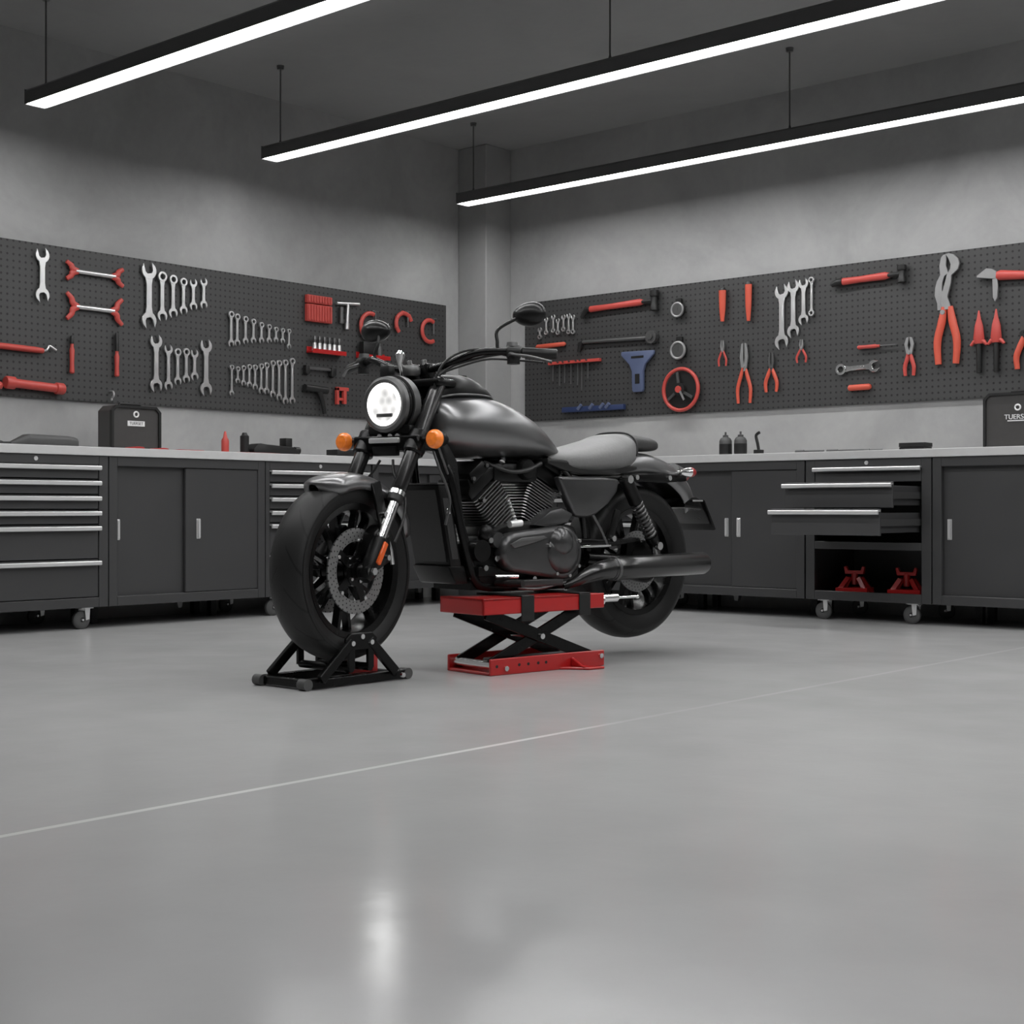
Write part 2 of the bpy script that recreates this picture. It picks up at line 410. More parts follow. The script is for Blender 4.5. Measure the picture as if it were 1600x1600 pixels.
lamp(2.45, 'long black linear pendant lamp added out of view to even the floor light')  # unseen extra lamp, added to brighten and even out the floor near the camera
lamp(7.125, 'long black linear pendant lamp nearest the right wall, the lowest in the photo')

# ------------------------------------------------------------------ cabinets
ZB, ZT = .112, .893
FX, FY = -6.53, 7.25                     # planes of the cabinet fronts
DEP = .56
def caster(t, x, y):
    c = MB(); k = x - .022
    c.box(x - .04, x + .03, y - .036, y + .036, ZB - .006, ZB)
    for s in (-1, 1): c.prism([(x - .018, ZB - .006), (x + .016, ZB - .006), (x + .008, .04), (k - .012, .034), (k - .012, .05)] if s > 0 else [(x - .014, ZB - .006), (x + .016, ZB - .006), (x + .012, .05), (x - .008, .046)], y + s * .024 - .002, y + s * .024 + .002, 'xz')
    c.cyl((k, y - .022, .048), (k, y + .026, .048), .006, n=8)
    o = c.build('caster', M['alu'], t, smooth=False)
    MB().lathe([(.012, -.016), (.03, -.017), (.041, -.014), (.048, -.008), (.048, .008), (.041, .014), (.03, .017), (.012, .016)], (k, y, .048), 'y', 28).build('wheel', M['rubber'], o)
def casters(t, w):
    for x in (-w / 2 + .11, w / 2 - .11):
        for y in (.05, DEP - .08): caster(t, x, y)
def carcass(w, openings, st=.05, top=.055, bot=.05):
    """hollow box whose front frame has one opening z0..z1"""
    b = MB(); h = w / 2 - .0015
    b.box(-h, -h + .012, .03, DEP - .012, ZB, ZT); b.box(h - .012, h, .03, DEP - .012, ZB, ZT)
    b.box(-h, h, DEP - .012, DEP, ZB, ZT); b.box(-h + .012, h - .012, .03, DEP - .012, ZB, ZB + .012); b.box(-h + .012, h - .012, .03, DEP - .012, ZT - .012, ZT)
    b.box(-h, -h + st, 0, .03, ZB, ZT); b.box(h - st, h, 0, .03, ZB, ZT)
    b.box(-h + st, h - st, 0, .03, ZT - top, ZT); b.box(-h + st, h - st, 0, .03, ZB, ZB + bot)
    for (z0, z1, d) in openings:
        b.box(-h + st, h - st, 0, .03, z0, z1); b.box(-h + .012, h - .012, .03, DEP - .012, z0, z0 + .012)
    return b
def handle_rail(x0, x1, z, y=-.03):
    """full-width extruded pull: lip, front face and a rounded top"""
    return MB().prism([(y + .03, z + .011), (y + .004, z + .011), (y, z + .007), (y, z - .007), (y + .004, z - .011), (y + .009, z - .011), (y + .009, z + .004), (y + .03, z + .004)], x0, x1, 'yz')
def drawer_cabinet(loc, rz, w, hz, zlast, label, group, pulls=None, shelf=None, st=.055):
    t = thing('drawer_cabinet', label, 'cabinet', loc, rz, group)
    op = [(shelf - .042, shelf, True)] if shelf else []
    carcass(w, op, st=st, top=.045).build('body', M['cab'], t, bevel=.002, seg=1, smooth=False)
    x0, x1 = -w / 2 + st + .004, w / 2 - st - .004
    for i, z in enumerate(hz):
        zt = z + .018; zb = (hz[i + 1] + .024) if i + 1 < len(hz) else zlast
        out = pulls.get(i, 0) if pulls else 0
        d = MB(); d.box(x0, x1, .004 - out, .02 - out, zb, zt)
        d.box(x0 + .02, x0 + .03, .02 - out, .5 - out, zb + .012, zt - .02); d.box(x1 - .03, x1 - .02, .02 - out, .5 - out, zb + .012, zt - .02)
        d.box(x0 + .03, x1 - .03, .02 - out, .5 - out, zb + .012, zb + .02); d.box(x0 + .02, x1 - .02, .5 - out, .51 - out, zb + .012, zt - .02)
        o = d.build('drawer', M['cab'], t, bevel=.002, seg=1, smooth=False)
        handle_rail(x0 - .004, x1 + .004, z, -.026 - out).build('handle', M['alu'], o, smooth=False)
        if out:
            for q in (-1, 1):
                xx = (x1 - .012) * q
                MB().box(xx - .006, xx + .006, .02 - out, .35, (zt + zb) / 2 - .02, (zt + zb) / 2 + .015).build('slide', M['dsteel'], o, smooth=False)
    MB().cyl((0 + 0, -.004, ZT - .0215), (0, .002, ZT - .0215), .011, n=18).build('lock', M['alu'], t)
    casters(t, w)
    return t
def pull(x, z, t, y):
    b = MB(); b.box(x - .013, x + .013, y - .004, y, z - .055, z + .055); b.box(x - .008, x + .008, y - .014, y - .004, z - .05, z + .05)
    return b.build('handle', M['alu'], t, bevel=.002, seg=1, smooth=False)
def door_cabinet(loc, rz, w, split, hs, label, group, st=.05, near='right'):
    t = thing('sliding_door_cabinet', label, 'cabinet', loc, rz, group)
    z0, z1 = ZB + .05, ZT - .05
    carcass(w, [], st=st, top=.05).build('body', M['cab'], t, bevel=.002, seg=1, smooth=False)
    h = w / 2
    yl, yr = (.032, .008) if near == 'right' else (.008, .032)
    for (a, b_, y, hx) in ((-h + st - .005, split + (.02 if yl > yr else 0), yl, hs[0]), (split - (.02 if yr > yl else 0), h - st + .005, yr, hs[1])):
        d = MB().box(a, b_, y, y + .018, z0 - (.004 if y > .02 else -.002), z1 + (.004 if y > .02 else -.002))
        o = d.build('door', M['cab'], t, bevel=.003, seg=1, smooth=False)
        if hx is not None: pull(hx, .51, o, y)
    for x in (-h + .12, h - .12):
        for yy in (.34, DEP - .06): MB().box(x - .02, x + .02, yy - .02, yy + .02, 0, ZB).build('leg', M['black'], t, smooth=False)
    MB().prism([(-.02, ZB), (.02, ZB), (.012, .075), (-.012, .075)], .10, .13).build('bracket', M['dsteel'], t, smooth=False)
    return t
def lu(u): return (FX, u, 0)
def bu(u): return (u, FY, 0)
G = 'workshop cabinets'
LH = [.83, .751, .672, .595, .518, .34]
drawer_cabinet(lu(3.883), LEFT, .838, LH, .166, 'dark grey six-drawer cabinet on casters at the left edge of the photo', 'drawer cabinets')
door_cabinet(lu(4.822), LEFT, 1.035, -.03, (4.377 - 4.822, 4.876 - 4.822), 'dark grey cabinet with two sliding doors below the black toolbox on the left worktop', 'sliding door cabinets')
drawer_cabinet(lu(5.757), LEFT, .83, LH, .166, 'dark grey drawer cabinet partly hidden behind the motorcycle front wheel', 'drawer cabinets', st=.03)
door_cabinet(lu(6.70), LEFT, 1.03, 0, (None, None), 'dark grey door cabinet behind the motorcycle fork, in the corner', 'sliding door cabinets')
door_cabinet(bu(-4.642), BACK, 1.03, -4.614 + 4.642, (-4.663 + 4.642, -4.566 + 4.642), 'dark grey door cabinet with paired handles behind the motorcycle tail', 'sliding door cabinets')
drawer_cabinet(bu(-3.745), BACK, .752, [.837, .742, .601], .482, 'dark grey drawer cabinet with two drawers pulled open above a shelf', 'drawer cabinets', pulls={1: .333, 2: .475}, shelf=.438)
door_cabinet(bu(-2.845), BACK, 1.04, .15, (-3.281 + 2.845, .42), 'dark grey sliding door cabinet at the right edge of the photo', 'sliding door cabinets')
drawer_cabinet(bu(-5.575), BACK, .83, LH, .166, 'dark grey drawer cabinet on the right wall hidden behind the motorcycle seat', 'drawer cabinets')
# red liner of the open shelf
tag(place(MB().box(-.31, .31, -.22, .22, 0, .006).build('shelf_mat', M['darkred'], smooth=False), (-3.745, FY + .27, .125)), 'dark red mat lining the open shelf under the two jack stands', 'mat')

def worktop(loc, rz, w, x0, x1, label):
    t = MB().box(x0, x1, -.012, .57, .894, .939).build('worktop', M['worktop'], bevel=.003, smooth=False)
    place(t, loc, rz); return tag(t, label, 'worktop')
worktop((FX, 0, 0), LEFT, 0, 3.3, 7.56, 'light grey steel worktop running along the left wall')
worktop((0, FY, 0), BACK, 0, -6.50, -2.2, 'light grey steel worktop running along the right wall')

def jack_stand(loc, label):
    t = thing('jack_stand', label, 'jack stand', loc, .2, 'red jack stands on the open shelf')
    b = MB()
    for sx in (-1, 1):
        for sy in (-1, 1): b.beam((sx * .085, sy * .06, .01), (sx * .03, sy * .025, .10), .026, .02, (0, 1, 0))
    for sx in (-1, 1): b.box(sx * .09 - .012, sx * .09 + .012, -.07, .07, 0, .014)
    for sy in (-1, 1): b.box(-.09, .09, sy * .062 - .01, sy * .062 + .01, .02, .045)
    b.build('base', M['jackred'], t, bevel=.002, seg=1, smooth=False)
    p = MB(); p.cyl((0, 0, .06), (0, 0, .13), .018); p.prism([(-.06, .16), (-.052, .12), (.052, .12), (.06, .16), (.045, .165), (.035, .14), (-.035, .14), (-.045, .165)], -.014, .014)
    p.build('saddle_post', M['jackred'], t, bevel=.002, seg=1, smooth=False)
    return t
jack_stand((-3.915, FY + .19, .132), 'red jack stand, the left one of two on the open cabinet shelf')
jack_stand((-3.60, FY + .19, .132), 'red jack stand, the right one of two on the open cabinet shelf')
# ------------------------------------------------------------------ hand tools on the pegboards
# local frame of a wall tool: x along the wall, z up, -y out of the wall
def wl(side, u, z): return ((PLX + .001, u, z), LEFT) if side == 'L' else ((u, PRY - .001, z), BACK)
ORD = ['first', 'second', 'third', 'fourth', 'fifth', 'sixth', 'seventh', 'eighth', 'ninth', 'tenth', 'eleventh']

def open_head(b, cx, cz, R, d, jaw, y0, y1):
    """open-ended jaw, opening in direction d (degrees in the xz plane)"""
    al = math.degrees(math.asin(min(.95, jaw / 2 / R))); n = 20
    D = Vector((math.cos(rad(d)), math.sin(rad(d)))); P = Vector((-D.y, D.x)); c = Vector((cx, cz))
    pts = []
    for k in range(n + 1):
        a = rad(d + al + (360 - 2 * al) * k / n); rr = R * (1.12 if k in (0, n) else 1)
        pts.append(c + Vector((math.cos(a), math.sin(a))) * rr)
    pts += [c - P * jaw / 2 - D * R * .05, c - P * jaw * .28 - D * R * .32, c + P * jaw * .28 - D * R * .32, c + P * jaw / 2 - D * R * .05]
    b.prism([tuple(p) for p in pts], y0, y1)
def wrench_mesh(L, w, ends=('open', 'open'), tilt=12, flip=1):
    """stands upright on the wall, centre at the origin"""
    b = MB(); y0, y1 = -.020, -.008; R = w / 2
    zt, zb = L / 2 - R * .9, -L / 2 + R * .9
    if ends[0] == 'open': open_head(b, 0, zt, R, 90 + tilt * flip, R * 1.05, y0, y1)
    else: b.ring((0, zt), R * .92, R * .52, y0 - .003, y1 + .002)
    if ends[1] == 'open': open_head(b, 0, zb, R, -90 + tilt * flip, R * 1.05, y0, y1)
    else: b.ring((0, zb), R * .92, R * .52, y0 - .003, y1 + .002)
    s = R * .52; k = R * .36
    b.prism([(-s, zb + R * .7), (s, zb + R * .7), (k, zb + R * 1.6), (k, zt - R * 1.6), (s, zt - R * .7), (-s, zt - R * .7), (-k, zt - R * 1.6), (-k, zb + R * 1.6)], y0 + .001, y1 - .002)
    b.box(-k * .5, k * .5, y0 - .001, y0 + .001, zb + R * 1.8, zt - R * 1.8)
    return b
def wrench(side, u, zt, zb, w, ends, label, group, m='steel', lean=0, name='wrench'):
    L = zt - zb
    o = wrench_mesh(L, w, ends).build(name, M[m], bevel=.0012, seg=1)
    loc, rz = wl(side, u, (zt + zb) / 2); o.location = loc; o.rotation_euler = (0, lean, rz)
    MBh = None
    return tag(o, label, 'wrench', group)

wrench('L', 4.252, 2.032, 1.742, .082, ('open', 'open'), 'large chrome open-end wrench hanging alone near the left edge of the photo', None)
r = [(4.936, 2.04, 1.665, .098), (5.027, 2.002, 1.715, .066), (5.103, 1.992, 1.742, .06), (5.176, 1.983, 1.768, .054), (5.247, 1.985, 1.80, .052), (5.322, 1.998, 1.818, .05)]
for i, (u, a, b_, w_) in enumerate(r):
    wrench('L', u, a, b_, w_, ('open' if i in (0, 4, 5) else 'ring', 'open'), 'chrome wrench, %s from the left in the upper row of six on the left pegboard' % ORD[i], 'upper row of six wrenches')
r = [(4.985, 1.628, 1.30, .08), (5.07, 1.577, 1.315, .056), (5.135, 1.564, 1.348, .05), (5.196, 1.569, 1.365, .05), (5.256, 1.566, 1.384, .052), (5.34, 1.632, 1.30, .082)]
for i, (u, a, b_, w_) in enumerate(r):
    wrench('L', u, a, b_, w_, ('ring' if i in (2, 3) else 'open', 'open'), 'chrome wrench, %s from the left in the lower row of six on the left pegboard' % ORD[i], 'lower row of six wrenches')
r = [(5.527, 1.823, 1.607), (5.573, 1.812, 1.615), (5.637, 1.803, 1.632), (5.698, 1.793, 1.641), (5.761, 1.778, 1.648), (5.822, 1.771, 1.653), (5.877, 1.760, 1.662), (5.931, 1.757, 1.662), (5.982, 1.757, 1.633)]
for i, (u, a, b_) in enumerate(r):
    wrench('L', u, a, b_, .044 - .0015 * i, ('ring', 'open'), 'slim chrome combination wrench, %s from the left in the row of nine' % ORD[i], 'row of nine combination wrenches')
r = [(5.531, 1.496, 1.309), (5.577, 1.49, 1.386), (5.621, 1.499, 1.375), (5.666, 1.51, 1.368), (5.711, 1.511, 1.357), (5.759, 1.522, 1.337), (5.802, 1.531, 1.335), (5.851, 1.548, 1.318), (5.902, 1.553, 1.302), (5.953, 1.561, 1.281), (6.009, 1.575, 1.285)]
for i, (u, a, b_) in enumerate(r):
    wrench('L', u, a, b_, .033 + .0013 * i, ('ring', 'open'), 'slim chrome wrench, %s from the left in the row of eleven' % ORD[i], 'row of eleven wrenches')
r = [(-4.607, 1.996, 1.606, .092), (-4.526, 2.016, 1.67, .08), (-4.455, 2.02, 1.742, .066), (-4.40, 2.025, 1.788, .04)]
for i, (u, a, b_, w_) in enumerate(r):
    wrench('R', u, a, b_, w_, ('ring' if i == 3 else 'open', 'open' if i < 3 else 'ring'), 'chrome wrench, %s from the left in the row of four on the right pegboard' % ORD[i], 'row of four wrenches')
r = [(-6.548, 1.893, 1.812), (-6.49, 1.96, 1.839), (-6.426, 1.973, 1.848), (-6.385, 1.943, 1.831), (-6.334, 1.964, 1.85), (-6.288, 1.969, 1.828), (-6.250, 1.957, 1.825)]
for i, (u, a, b_) in enumerate(r):
    wrench('R', u, a, b_, .034, ('open', 'ring'), 'small chrome spanner, %s from the left in the cluster behind the motorcycle mirror' % ORD[i], 'cluster of small spanners')

# -- chrome bars with red forked ends
def forked_bar(u0, z0, u1, z1, h, label):
    c = ((u0 + u1) / 2, (z0 + z1) / 2); L = (u1 - u0) / 2; loc, rz = wl('L', *c)
    t = thing('forked_bar', label, 'tool', loc, rz, 'chrome bars with red forked ends')
    a = (z1 - z0) / 2
    MB().cyl((-L, -.018, -a), (L, -.018, a), .013, n=14).build('bar', M['steel'], t)
    for s in (-1, 1):
        p = MB(); x = s * L; z = s * a
        for q in (-1, 1):
            p.tube(sphere_curve([(x - s * .015, -.018, z), (x + s * .018, -.018, z + q * h * .25), (x + s * .025, -.018, z + q * h * .6), (x + s * .055, -.018, z + q * h)], 4), lerpcurve([0] * 4, [.017, .018, .016, .012], 4), 10, flat=.7, flatdir=(0, 1, 0))
        p.build('forked_end', M['red'], t)
    return t
forked_bar(4.453, 1.934, 4.705, 1.932, .048, 'chrome bar with red forked ends, the upper of two on the left pegboard')
forked_bar(4.455, 1.738, 4.699, 1.736, .072, 'chrome bar with red forked ends, the lower and larger of two')

# -- red tools at the left edge
loc, rz = wl('L', 4.05, 1.482)
t = thing('breaker_bar', 'long red-handled bar lying horizontally at the left edge of the photo', 'tool', loc, rz)
MB().tube([(-.2, -.02, .004), (-.19, -.02, .004), (.15, -.02, -.004), (.2, -.02, -.006), (.205, -.02, -.006)], [.012, .021, .021, .019, .014], 14, flat=.8).build('handle', M['red'], t)
MB().tube(sphere_curve([(.205, -.018, -.006), (.225, -.018, 0), (.235, -.018, .012), (.245, -.018, .024), (.285, -.018, .004)], 4), .006, 8).build('hook', M['steel'], t)
loc, rz = wl('L', 4.20, 1.283)
t = thing('flashlight', 'thick red flashlight lying horizontally above the left worktop', 'flashlight', loc, rz)
MB().cyl((-.12, -.032, .006), (.125, -.032, -.006), .024, n=20).build('barrel', M['red'], t)
MB().tube([(-.12, -.032, .006), (-.125, -.032, .006), (-.17, -.032, .008), (-.175, -.032, .008)], [.024, .034, .034, .03], 20).build('head', M['red'], t)
MB().tube([(.12, -.032, -.006), (.125, -.032, -.006), (.165, -.032, -.008), (.172, -.032, -.008)], [.024, .032, .032, .027], 20).build('tail_cap', M['red'], t)
loc, rz = wl('L', 3.995, 1.272)
tag(place(MB().ball((0, -.022, 0), (.02, .02, .022)).cyl((0, -.022, 0), (-.06, -.022, 0), .012).build('red_knob', M['red']), loc, rz), 'small red knob at the very left edge below the long red bar', 'knob')

def screwdriver(side, u, z0, z1, zm, rh, label, mh='red', tip='black', horiz=False, name='screwdriver', br=.32):
    """handle from z0 to zm, blade from zm to z1 (horizontal: along x)"""
    loc, rz = wl(side, u if not horiz else 0, 0); 
    if horiz: loc, rz = wl(side, (z0 + z1) / 2, u)
    else: loc, rz = wl(side, u, (z0 + z1) / 2)
    c = (z0 + z1) / 2
    t = thing(name, label, 'screwdriver', loc, rz)
    def P(a): return (a - c, -.018, 0) if horiz else (0, -.018, a - c)
    h = (zm - z0)
    MB().tube([P(z0), P(z0 + h * .04), P(z0 + h * .35), P(z0 + h * .8), P(z0 + h * .9), P(zm)], [rh * .6, rh, rh * .85, rh, rh * .65, rh * .7], 14).build('handle', M[mh], t)
    MB().tube([P(zm), P(z1 - (z1 - zm) * .15), P(z1)], [rh * br, rh * br, rh * br * .6], 10).build('blade', M[tip], t)
    return t
screwdriver('L', 4.432, 1.365, 1.575, 1.53, .014, 'slim red-handled screwdriver with black top, left of a pair under the forked bars', tip='black', br=.85)
screwdriver('L', 4.719, 1.368, 1.618, 1.512, .014, 'slim red-handled screwdriver with black top, right of a pair under the forked bars', tip='black', br=.85)
loc, rz = wl('L', 4.686, 1.262)
tag(place(MB().tube(sphere_curve([(0, 0, .02), (0, -.03, .018), (0, -.036, -.002), (-.006, -.026, -.02), (-.008, -.03, -.03)], 4), .006, 8).build('peg_hook', M['steel']), loc, rz), 'small empty steel hook at the pegboard bottom above the black toolbox', 'hook')

# -- red case, T-handle, clamps, shelves
loc, rz = wl('L', 6.23, 1.907)
t = thing('bit_case', 'square red ribbed case hanging on the left pegboard', 'case', loc, rz)
def ribbed(x0, x1, z0, z1):
    b = MB().box(x0, x1, -.03, -.002, z0, z1); n = 9
    for i in range(n):
        x = x0 + (x1 - x0) * (i + .5) / n; b.box(x - .007, x + .007, -.037, -.03, z0 + .006, z1 - .006)
    return b
ribbed(-.105, .105, .033, .085).build('lid', M['red'], t, bevel=.002, seg=1, smooth=False)
ribbed(-.105, .105, -.085, .026).build('tray', M['red'], t, bevel=.002, seg=1, smooth=False)
loc, rz = wl('L', 6.482, 1.90)
t = thing('t_handle', 'chrome T-handle wrench beside the red ribbed case', 'wrench', loc, rz)
MB().cyl((-.10, -.02, .062), (.10, -.02, .076), .010, n=12).build('cross_bar', M['steel'], t)
MB().cyl((0, -.02, .07), (-.01, -.02, -.095), .011, n=12).cyl((-.01, -.02, -.06), (-.011, -.02, -.1), .015, n=12).build('shank', M['steel'], t)
loc, rz = wl('L', 6.425, 1.89)
tag(place(MB().cyl((0, -.018, .05), (0, -.018, -.03), .014, n=12).cyl((0, -.018, -.03), (0, -.018, -.055), .018, n=12).build('socket_extension', M['dsteel']), loc, rz), 'short dark socket extension hanging left of the chrome T-handle shank', 'socket')

def c_clamp(u, z, R, label, a0=70, a1=290, screw=True):
    loc, rz = wl('L', u, z); t = thing('c_clamp', label, 'clamp', loc, rz, 'red clamps')
    pts = [(R * math.cos(rad(a)), -.02, R * math.sin(rad(a))) for a in range(a0, a1 + 1, 10)]
    MB().tube(pts, .015, 10, flat=.8, flatdir=(0, 1, 0)).build('frame', M['red'], t)
    if screw:
        s = MB(); x = R * .5
        s.cyl((x, -.02, R * 1.25), (x, -.02, -R * .2), .006, n=8); s.cyl((x - .03, -.02, R * 1.2), (x + .03, -.02, R * 1.2), .0045, n=8)
        s.build('screw', M['dsteel'], t)
    return t
c_clamp(6.685, 1.838, .088, 'red C-clamp, the largest and left of three red rings on the left pegboard')
c_clamp(7.25, 1.86, .076, 'red C-clamp nearest the corner, the right of three red rings', 60, 300)
t = c_clamp(6.998, 1.885, .074, 'red star-backed clamp, the middle of three red rings on the left pegboard', 20, 235)
for a in (50, 100, 150, 200):
    MB().ball((.078 * math.cos(rad(a)), -.02, .078 * math.sin(rad(a))), .014, 10, 6).build('lug', M['red'], t)

def mini_shelf(u, z, w, label):
    loc, rz = wl('L', u, z); b = MB(); b.box(-w / 2, w / 2, -.06, 0, -.012, 0); b.box(-w / 2, w / 2, -.064, -.06, -.016, .012); b.box(-w / 2, w / 2, -.006, 0, 0, .03)
    return tag(place(b.build('tool_shelf', M['jackred'], bevel=.002, seg=1, smooth=False), loc, rz), label, 'shelf')
mini_shelf(6.285, 1.633, .29, 'short red shelf holding chrome sockets on the left pegboard')
mini_shelf(6.70, 1.633, .26, 'short red shelf holding a dark box on the left pegboard')
for i in range(6):
    u = 6.18 + .042 * i; loc, rz = wl('L', u, 1.633)
    t = thing('socket', 'chrome socket with dark top, %s from the left on the red shelf' % ORD[i], 'socket', (loc[0] + .034, loc[1], loc[2] + .001), rz, 'sockets on the red shelf')
    MB().cyl((0, 0, 0), (0, 0, .052), .016, .013, n=16).build('base', M['steel'], t)
    MB().cyl((0, 0, .052), (0, 0, .072), .009, n=12).cyl((0, 0, .072), (0, 0, .095), .013, .011, n=14).build('tip', M['dsteel'], t)
loc, rz = wl('L', 6.645, 1.634)
tag(place(MB().box(-.055, .055, -.055, -.012, 0, .095).box(-.04, .04, -.058, -.055, .02, .07).build('parts_box', M['black'], bevel=.004), loc, rz), 'dark box standing on the second red shelf', 'box')
loc, rz = wl('L', 6.75, 1.634)
tag(place(MB().cyl((0, -.033, 0), (0, -.033, .075), .022, n=18).cyl((0, -.033, .075), (0, -.033, .095), .012, n=14).build('oil_bottle', M['dsteel']), loc, rz), 'small dark bottle beside the dark box on the second red shelf', 'bottle')

loc, rz = wl('L', 6.235, 1.518)
t = thing('bar_clamp', 'dark bar clamp hanging below the socket shelf', 'clamp', loc, rz)
MB().box(-.13, .13, -.03, -.018, -.006, .012).build('bar', M['dsteel'], t, bevel=.002, seg=1)
MB().prism([(-.13, .02), (-.10, .02), (-.095, -.03), (-.115, -.045), (-.13, -.03)], -.04, -.008).build('jaw', M['black'], t, bevel=.003)
MB().prism([(.13, .018), (.09, .018), (.085, -.035), (.10, -.05), (.13, -.03)], -.04, -.008).build('jaw', M['black'], t, bevel=.003)
loc, rz = wl('L', 6.20, 1.335)
t = thing('caulking_gun', 'dark caulking gun hanging at the lower middle of the left pegboard', 'tool', loc, rz)
MB().cyl((-.10, -.03, .06), (.09, -.03, .05), .022, n=16).build('barrel', M['black'], t)
MB().tube([(.02, -.03, .05), (.05, -.03, -.02), (.07, -.03, -.10)], [.018, .016, .014], 12).build('grip', M['black'], t)
loc, rz = wl('L', 6.425, 1.357)
b = MB(); b.box(-.05, -.03, -.032, -.008, -.055, .055); b.box(-.05, .055, -.032, -.008, .035, .058); b.box(.01, .035, -.032, -.008, -.05, .04); b.box(-.03, .01, -.028, -.012, -.03, -.012)
tag(place(b.build('square_clamp', M['red'], bevel=.002, seg=1), loc, rz), 'small red square clamp on the left pegboard beside the headlamp', 'clamp')

# -- right pegboard
loc, rz = wl('R', -6.445, 1.762)
tag(place(MB().tube([(-.135, -.02, -.004), (-.12, -.02, -.004), (.12, -.02, 0), (.135, -.02, 0)], [.006, .017, .015, .006], 12).build('needle_file', M['orangered']), loc, rz), 'short orange-red handle below the small spanners', 'tool')
loc, rz = wl('R', -6.235, 1.632)
t = thing('hex_key_rail', 'thin red rail of hanging hex keys above the handlebar grip', 'tool rack', loc, rz)
MB().box(-.225, .225, -.035, -.004, -.010, .010).build('rail', M['red'], t, bevel=.002, seg=1)
for i, (dx, ln) in enumerate(((-.19, .12), (-.13, .155), (-.085, .14), (-.03, .15), (.03, .16), (.065, .20), (.12, .12))):
    MB().tube([(dx, -.05, .004), (dx, -.025, .004), (dx, -.02, -.004), (dx, -.02, -ln)], .0045, 8).build('hex_key', M['dsteel'], t)
def hammer(u, z, x0, x1, hx, hh, label, mh, group=None, tail=None, sl=0.0, hw=.03):
    """horizontal hammer, handle x0..x1, head at hx; x relative to u"""
    loc, rz = wl('R', u, z); t = thing('hammer', label, 'hammer', loc, rz, group)
    def zz(x): return sl * x
    MB().tube([(x0, -.03, zz(x0)), (x0 + .015, -.03, zz(x0)), (x0 + (x1 - x0) * .4, -.03, zz(x0 * .6 + x1 * .4)), (x1 - .03, -.03, zz(x1)), (x1, -.03, zz(x1))], [.014, .022, .019, .023, .014], 14, flat=.75, flatdir=(0, 1, 0)).build('handle', M[mh], t)
    MB().cyl((x1 - .01, -.03, zz(x1)), (hx, -.03, zz(hx)), .014, n=12).build('neck', M['black'], t)
    b = MB(); b.tube([(hx, -.03, zz(hx) + hh * a) for a in (1, .95, .45, .3, -.3, -.5, -.95, -1)], [hw * .8, hw, hw, hw * .7, hw * .7, hw * .9, hw * .95, hw * .7], 16)
    b.build('head', M['black'], t)
    if tail: MB().tube([(x0 + .01, -.03, zz(x0)), (x0 - .02, -.03, zz(x0)), (x0 - .06, -.03, zz(x0) + tail)], [.02, .022, .016], 12).build('pommel', M['black'], t)
    return t
hammer(-5.83, 1.985, -.27, .19, .275, .068, 'black-headed hammer with red handle above the black bar, left of the two gauges', 'red', 'red-handled hammers', tail=-.05, sl=.02)
hammer(-4.03, 1.975, -.165, .15, .225, .052, 'black-headed hammer with red handle right of the row of four wrenches', 'red', 'red-handled hammers', tail=-.012, sl=.02, hw=.027)
loc, rz = wl('R', -5.88, 1.755)
t = thing('torque_wrench', 'long black torque wrench hanging horizontally above the blue scraper', 'wrench', loc, rz)
MB().tube([(-.28, -.02, .006), (-.1, -.02, .002), (.30, -.02, -.006)], [.012, .012, .014], 12).build('shaft', M['dsteel'], t)
MB().cyl((.305, -.008, -.004), (.305, -.045, -.004), .043, n=20).cyl((.305, -.045, -.004), (.305, -.055, -.004), .018, n=16).build('ratchet_head', M['dsteel'], t)
MB().tube([(-.28, -.02, .006), (-.30, -.02, .0), (-.315, -.02, -.055)], [.016, .02, .014], 12).build('end_grip', M['black'], t)
loc, rz = wl('R', -5.692, 1.535)
t = thing('scraper', 'broad-headed blue scraper hanging on the right pegboard', 'scraper', loc, rz)
MB().prism([(-.135, .135), (.128, .13), (.13, .105), (.062, .045), (.045, .0), (.045, -.125), (.035, -.14), (-.035, -.14), (-.045, -.125), (-.048, .0), (-.068, .045), (-.136, .11)], -.03, -.006).build('body', M['blue'], t, bevel=.005)
MB().box(-.018, .018, -.032, -.029, -.085, -.02).build('slot', M['black'], t, smooth=False)
MB().box(-.05, .05, -.032, -.029, .085, .10).build('slot', M['black'], t, smooth=False)
def gauge(u, z, R, label):
    loc, rz = wl('R', u, z); t = thing('pressure_gauge', label, 'gauge', loc, rz, 'round gauges')
    MB().cyl((0, 0, 0), (0, -.03, 0), R * .9, n=24).box(-.022, .022, -.024, -.002, R * .6, R * 1.5).build('case', M['black'], t, bevel=.002, seg=1)
    MB().torus((0, -.032, 0), 'y', R * .88, R * .15, 28, 8).build('bezel', M['greysteel'], t)
    MB().cyl((0, -.03, 0), (0, -.034, 0), R * .72, n=24).box(-.004, .004, -.037, -.033, -.005, R * .5).build('dial', M['dsteel'], t)
    return t
gauge(-5.371, 1.912, .050, 'round gauge with steel bezel, the upper of two on the right pegboard')
gauge(-5.366, 1.648, .060, 'round gauge with steel bezel, the lower of two, above the red-rimmed reel')
loc, rz = wl('R', -5.341, 1.392)
t = thing('hose_reel', 'red-rimmed round reel hanging low on the right pegboard', 'reel', loc, rz)
MB().torus((0, -.035, 0), 'y', .134, .0125, 40, 10).build('rim', M['red'], t)
MB().cyl((0, -.004, 0), (0, -.03, 0), .118, n=36).build('back_plate', M['black'], t)
MB().cyl((0, -.03, 0), (0, -.06, 0), .042, n=24).build('hub', M['black'], t)
b = MB()
for a in (100, 215, 330): b.beam((.03 * math.cos(rad(a)), -.052, .03 * math.sin(rad(a))), (.112 * math.cos(rad(a)), -.045, .112 * math.sin(rad(a))), .018, .01, (0, 1, 0))
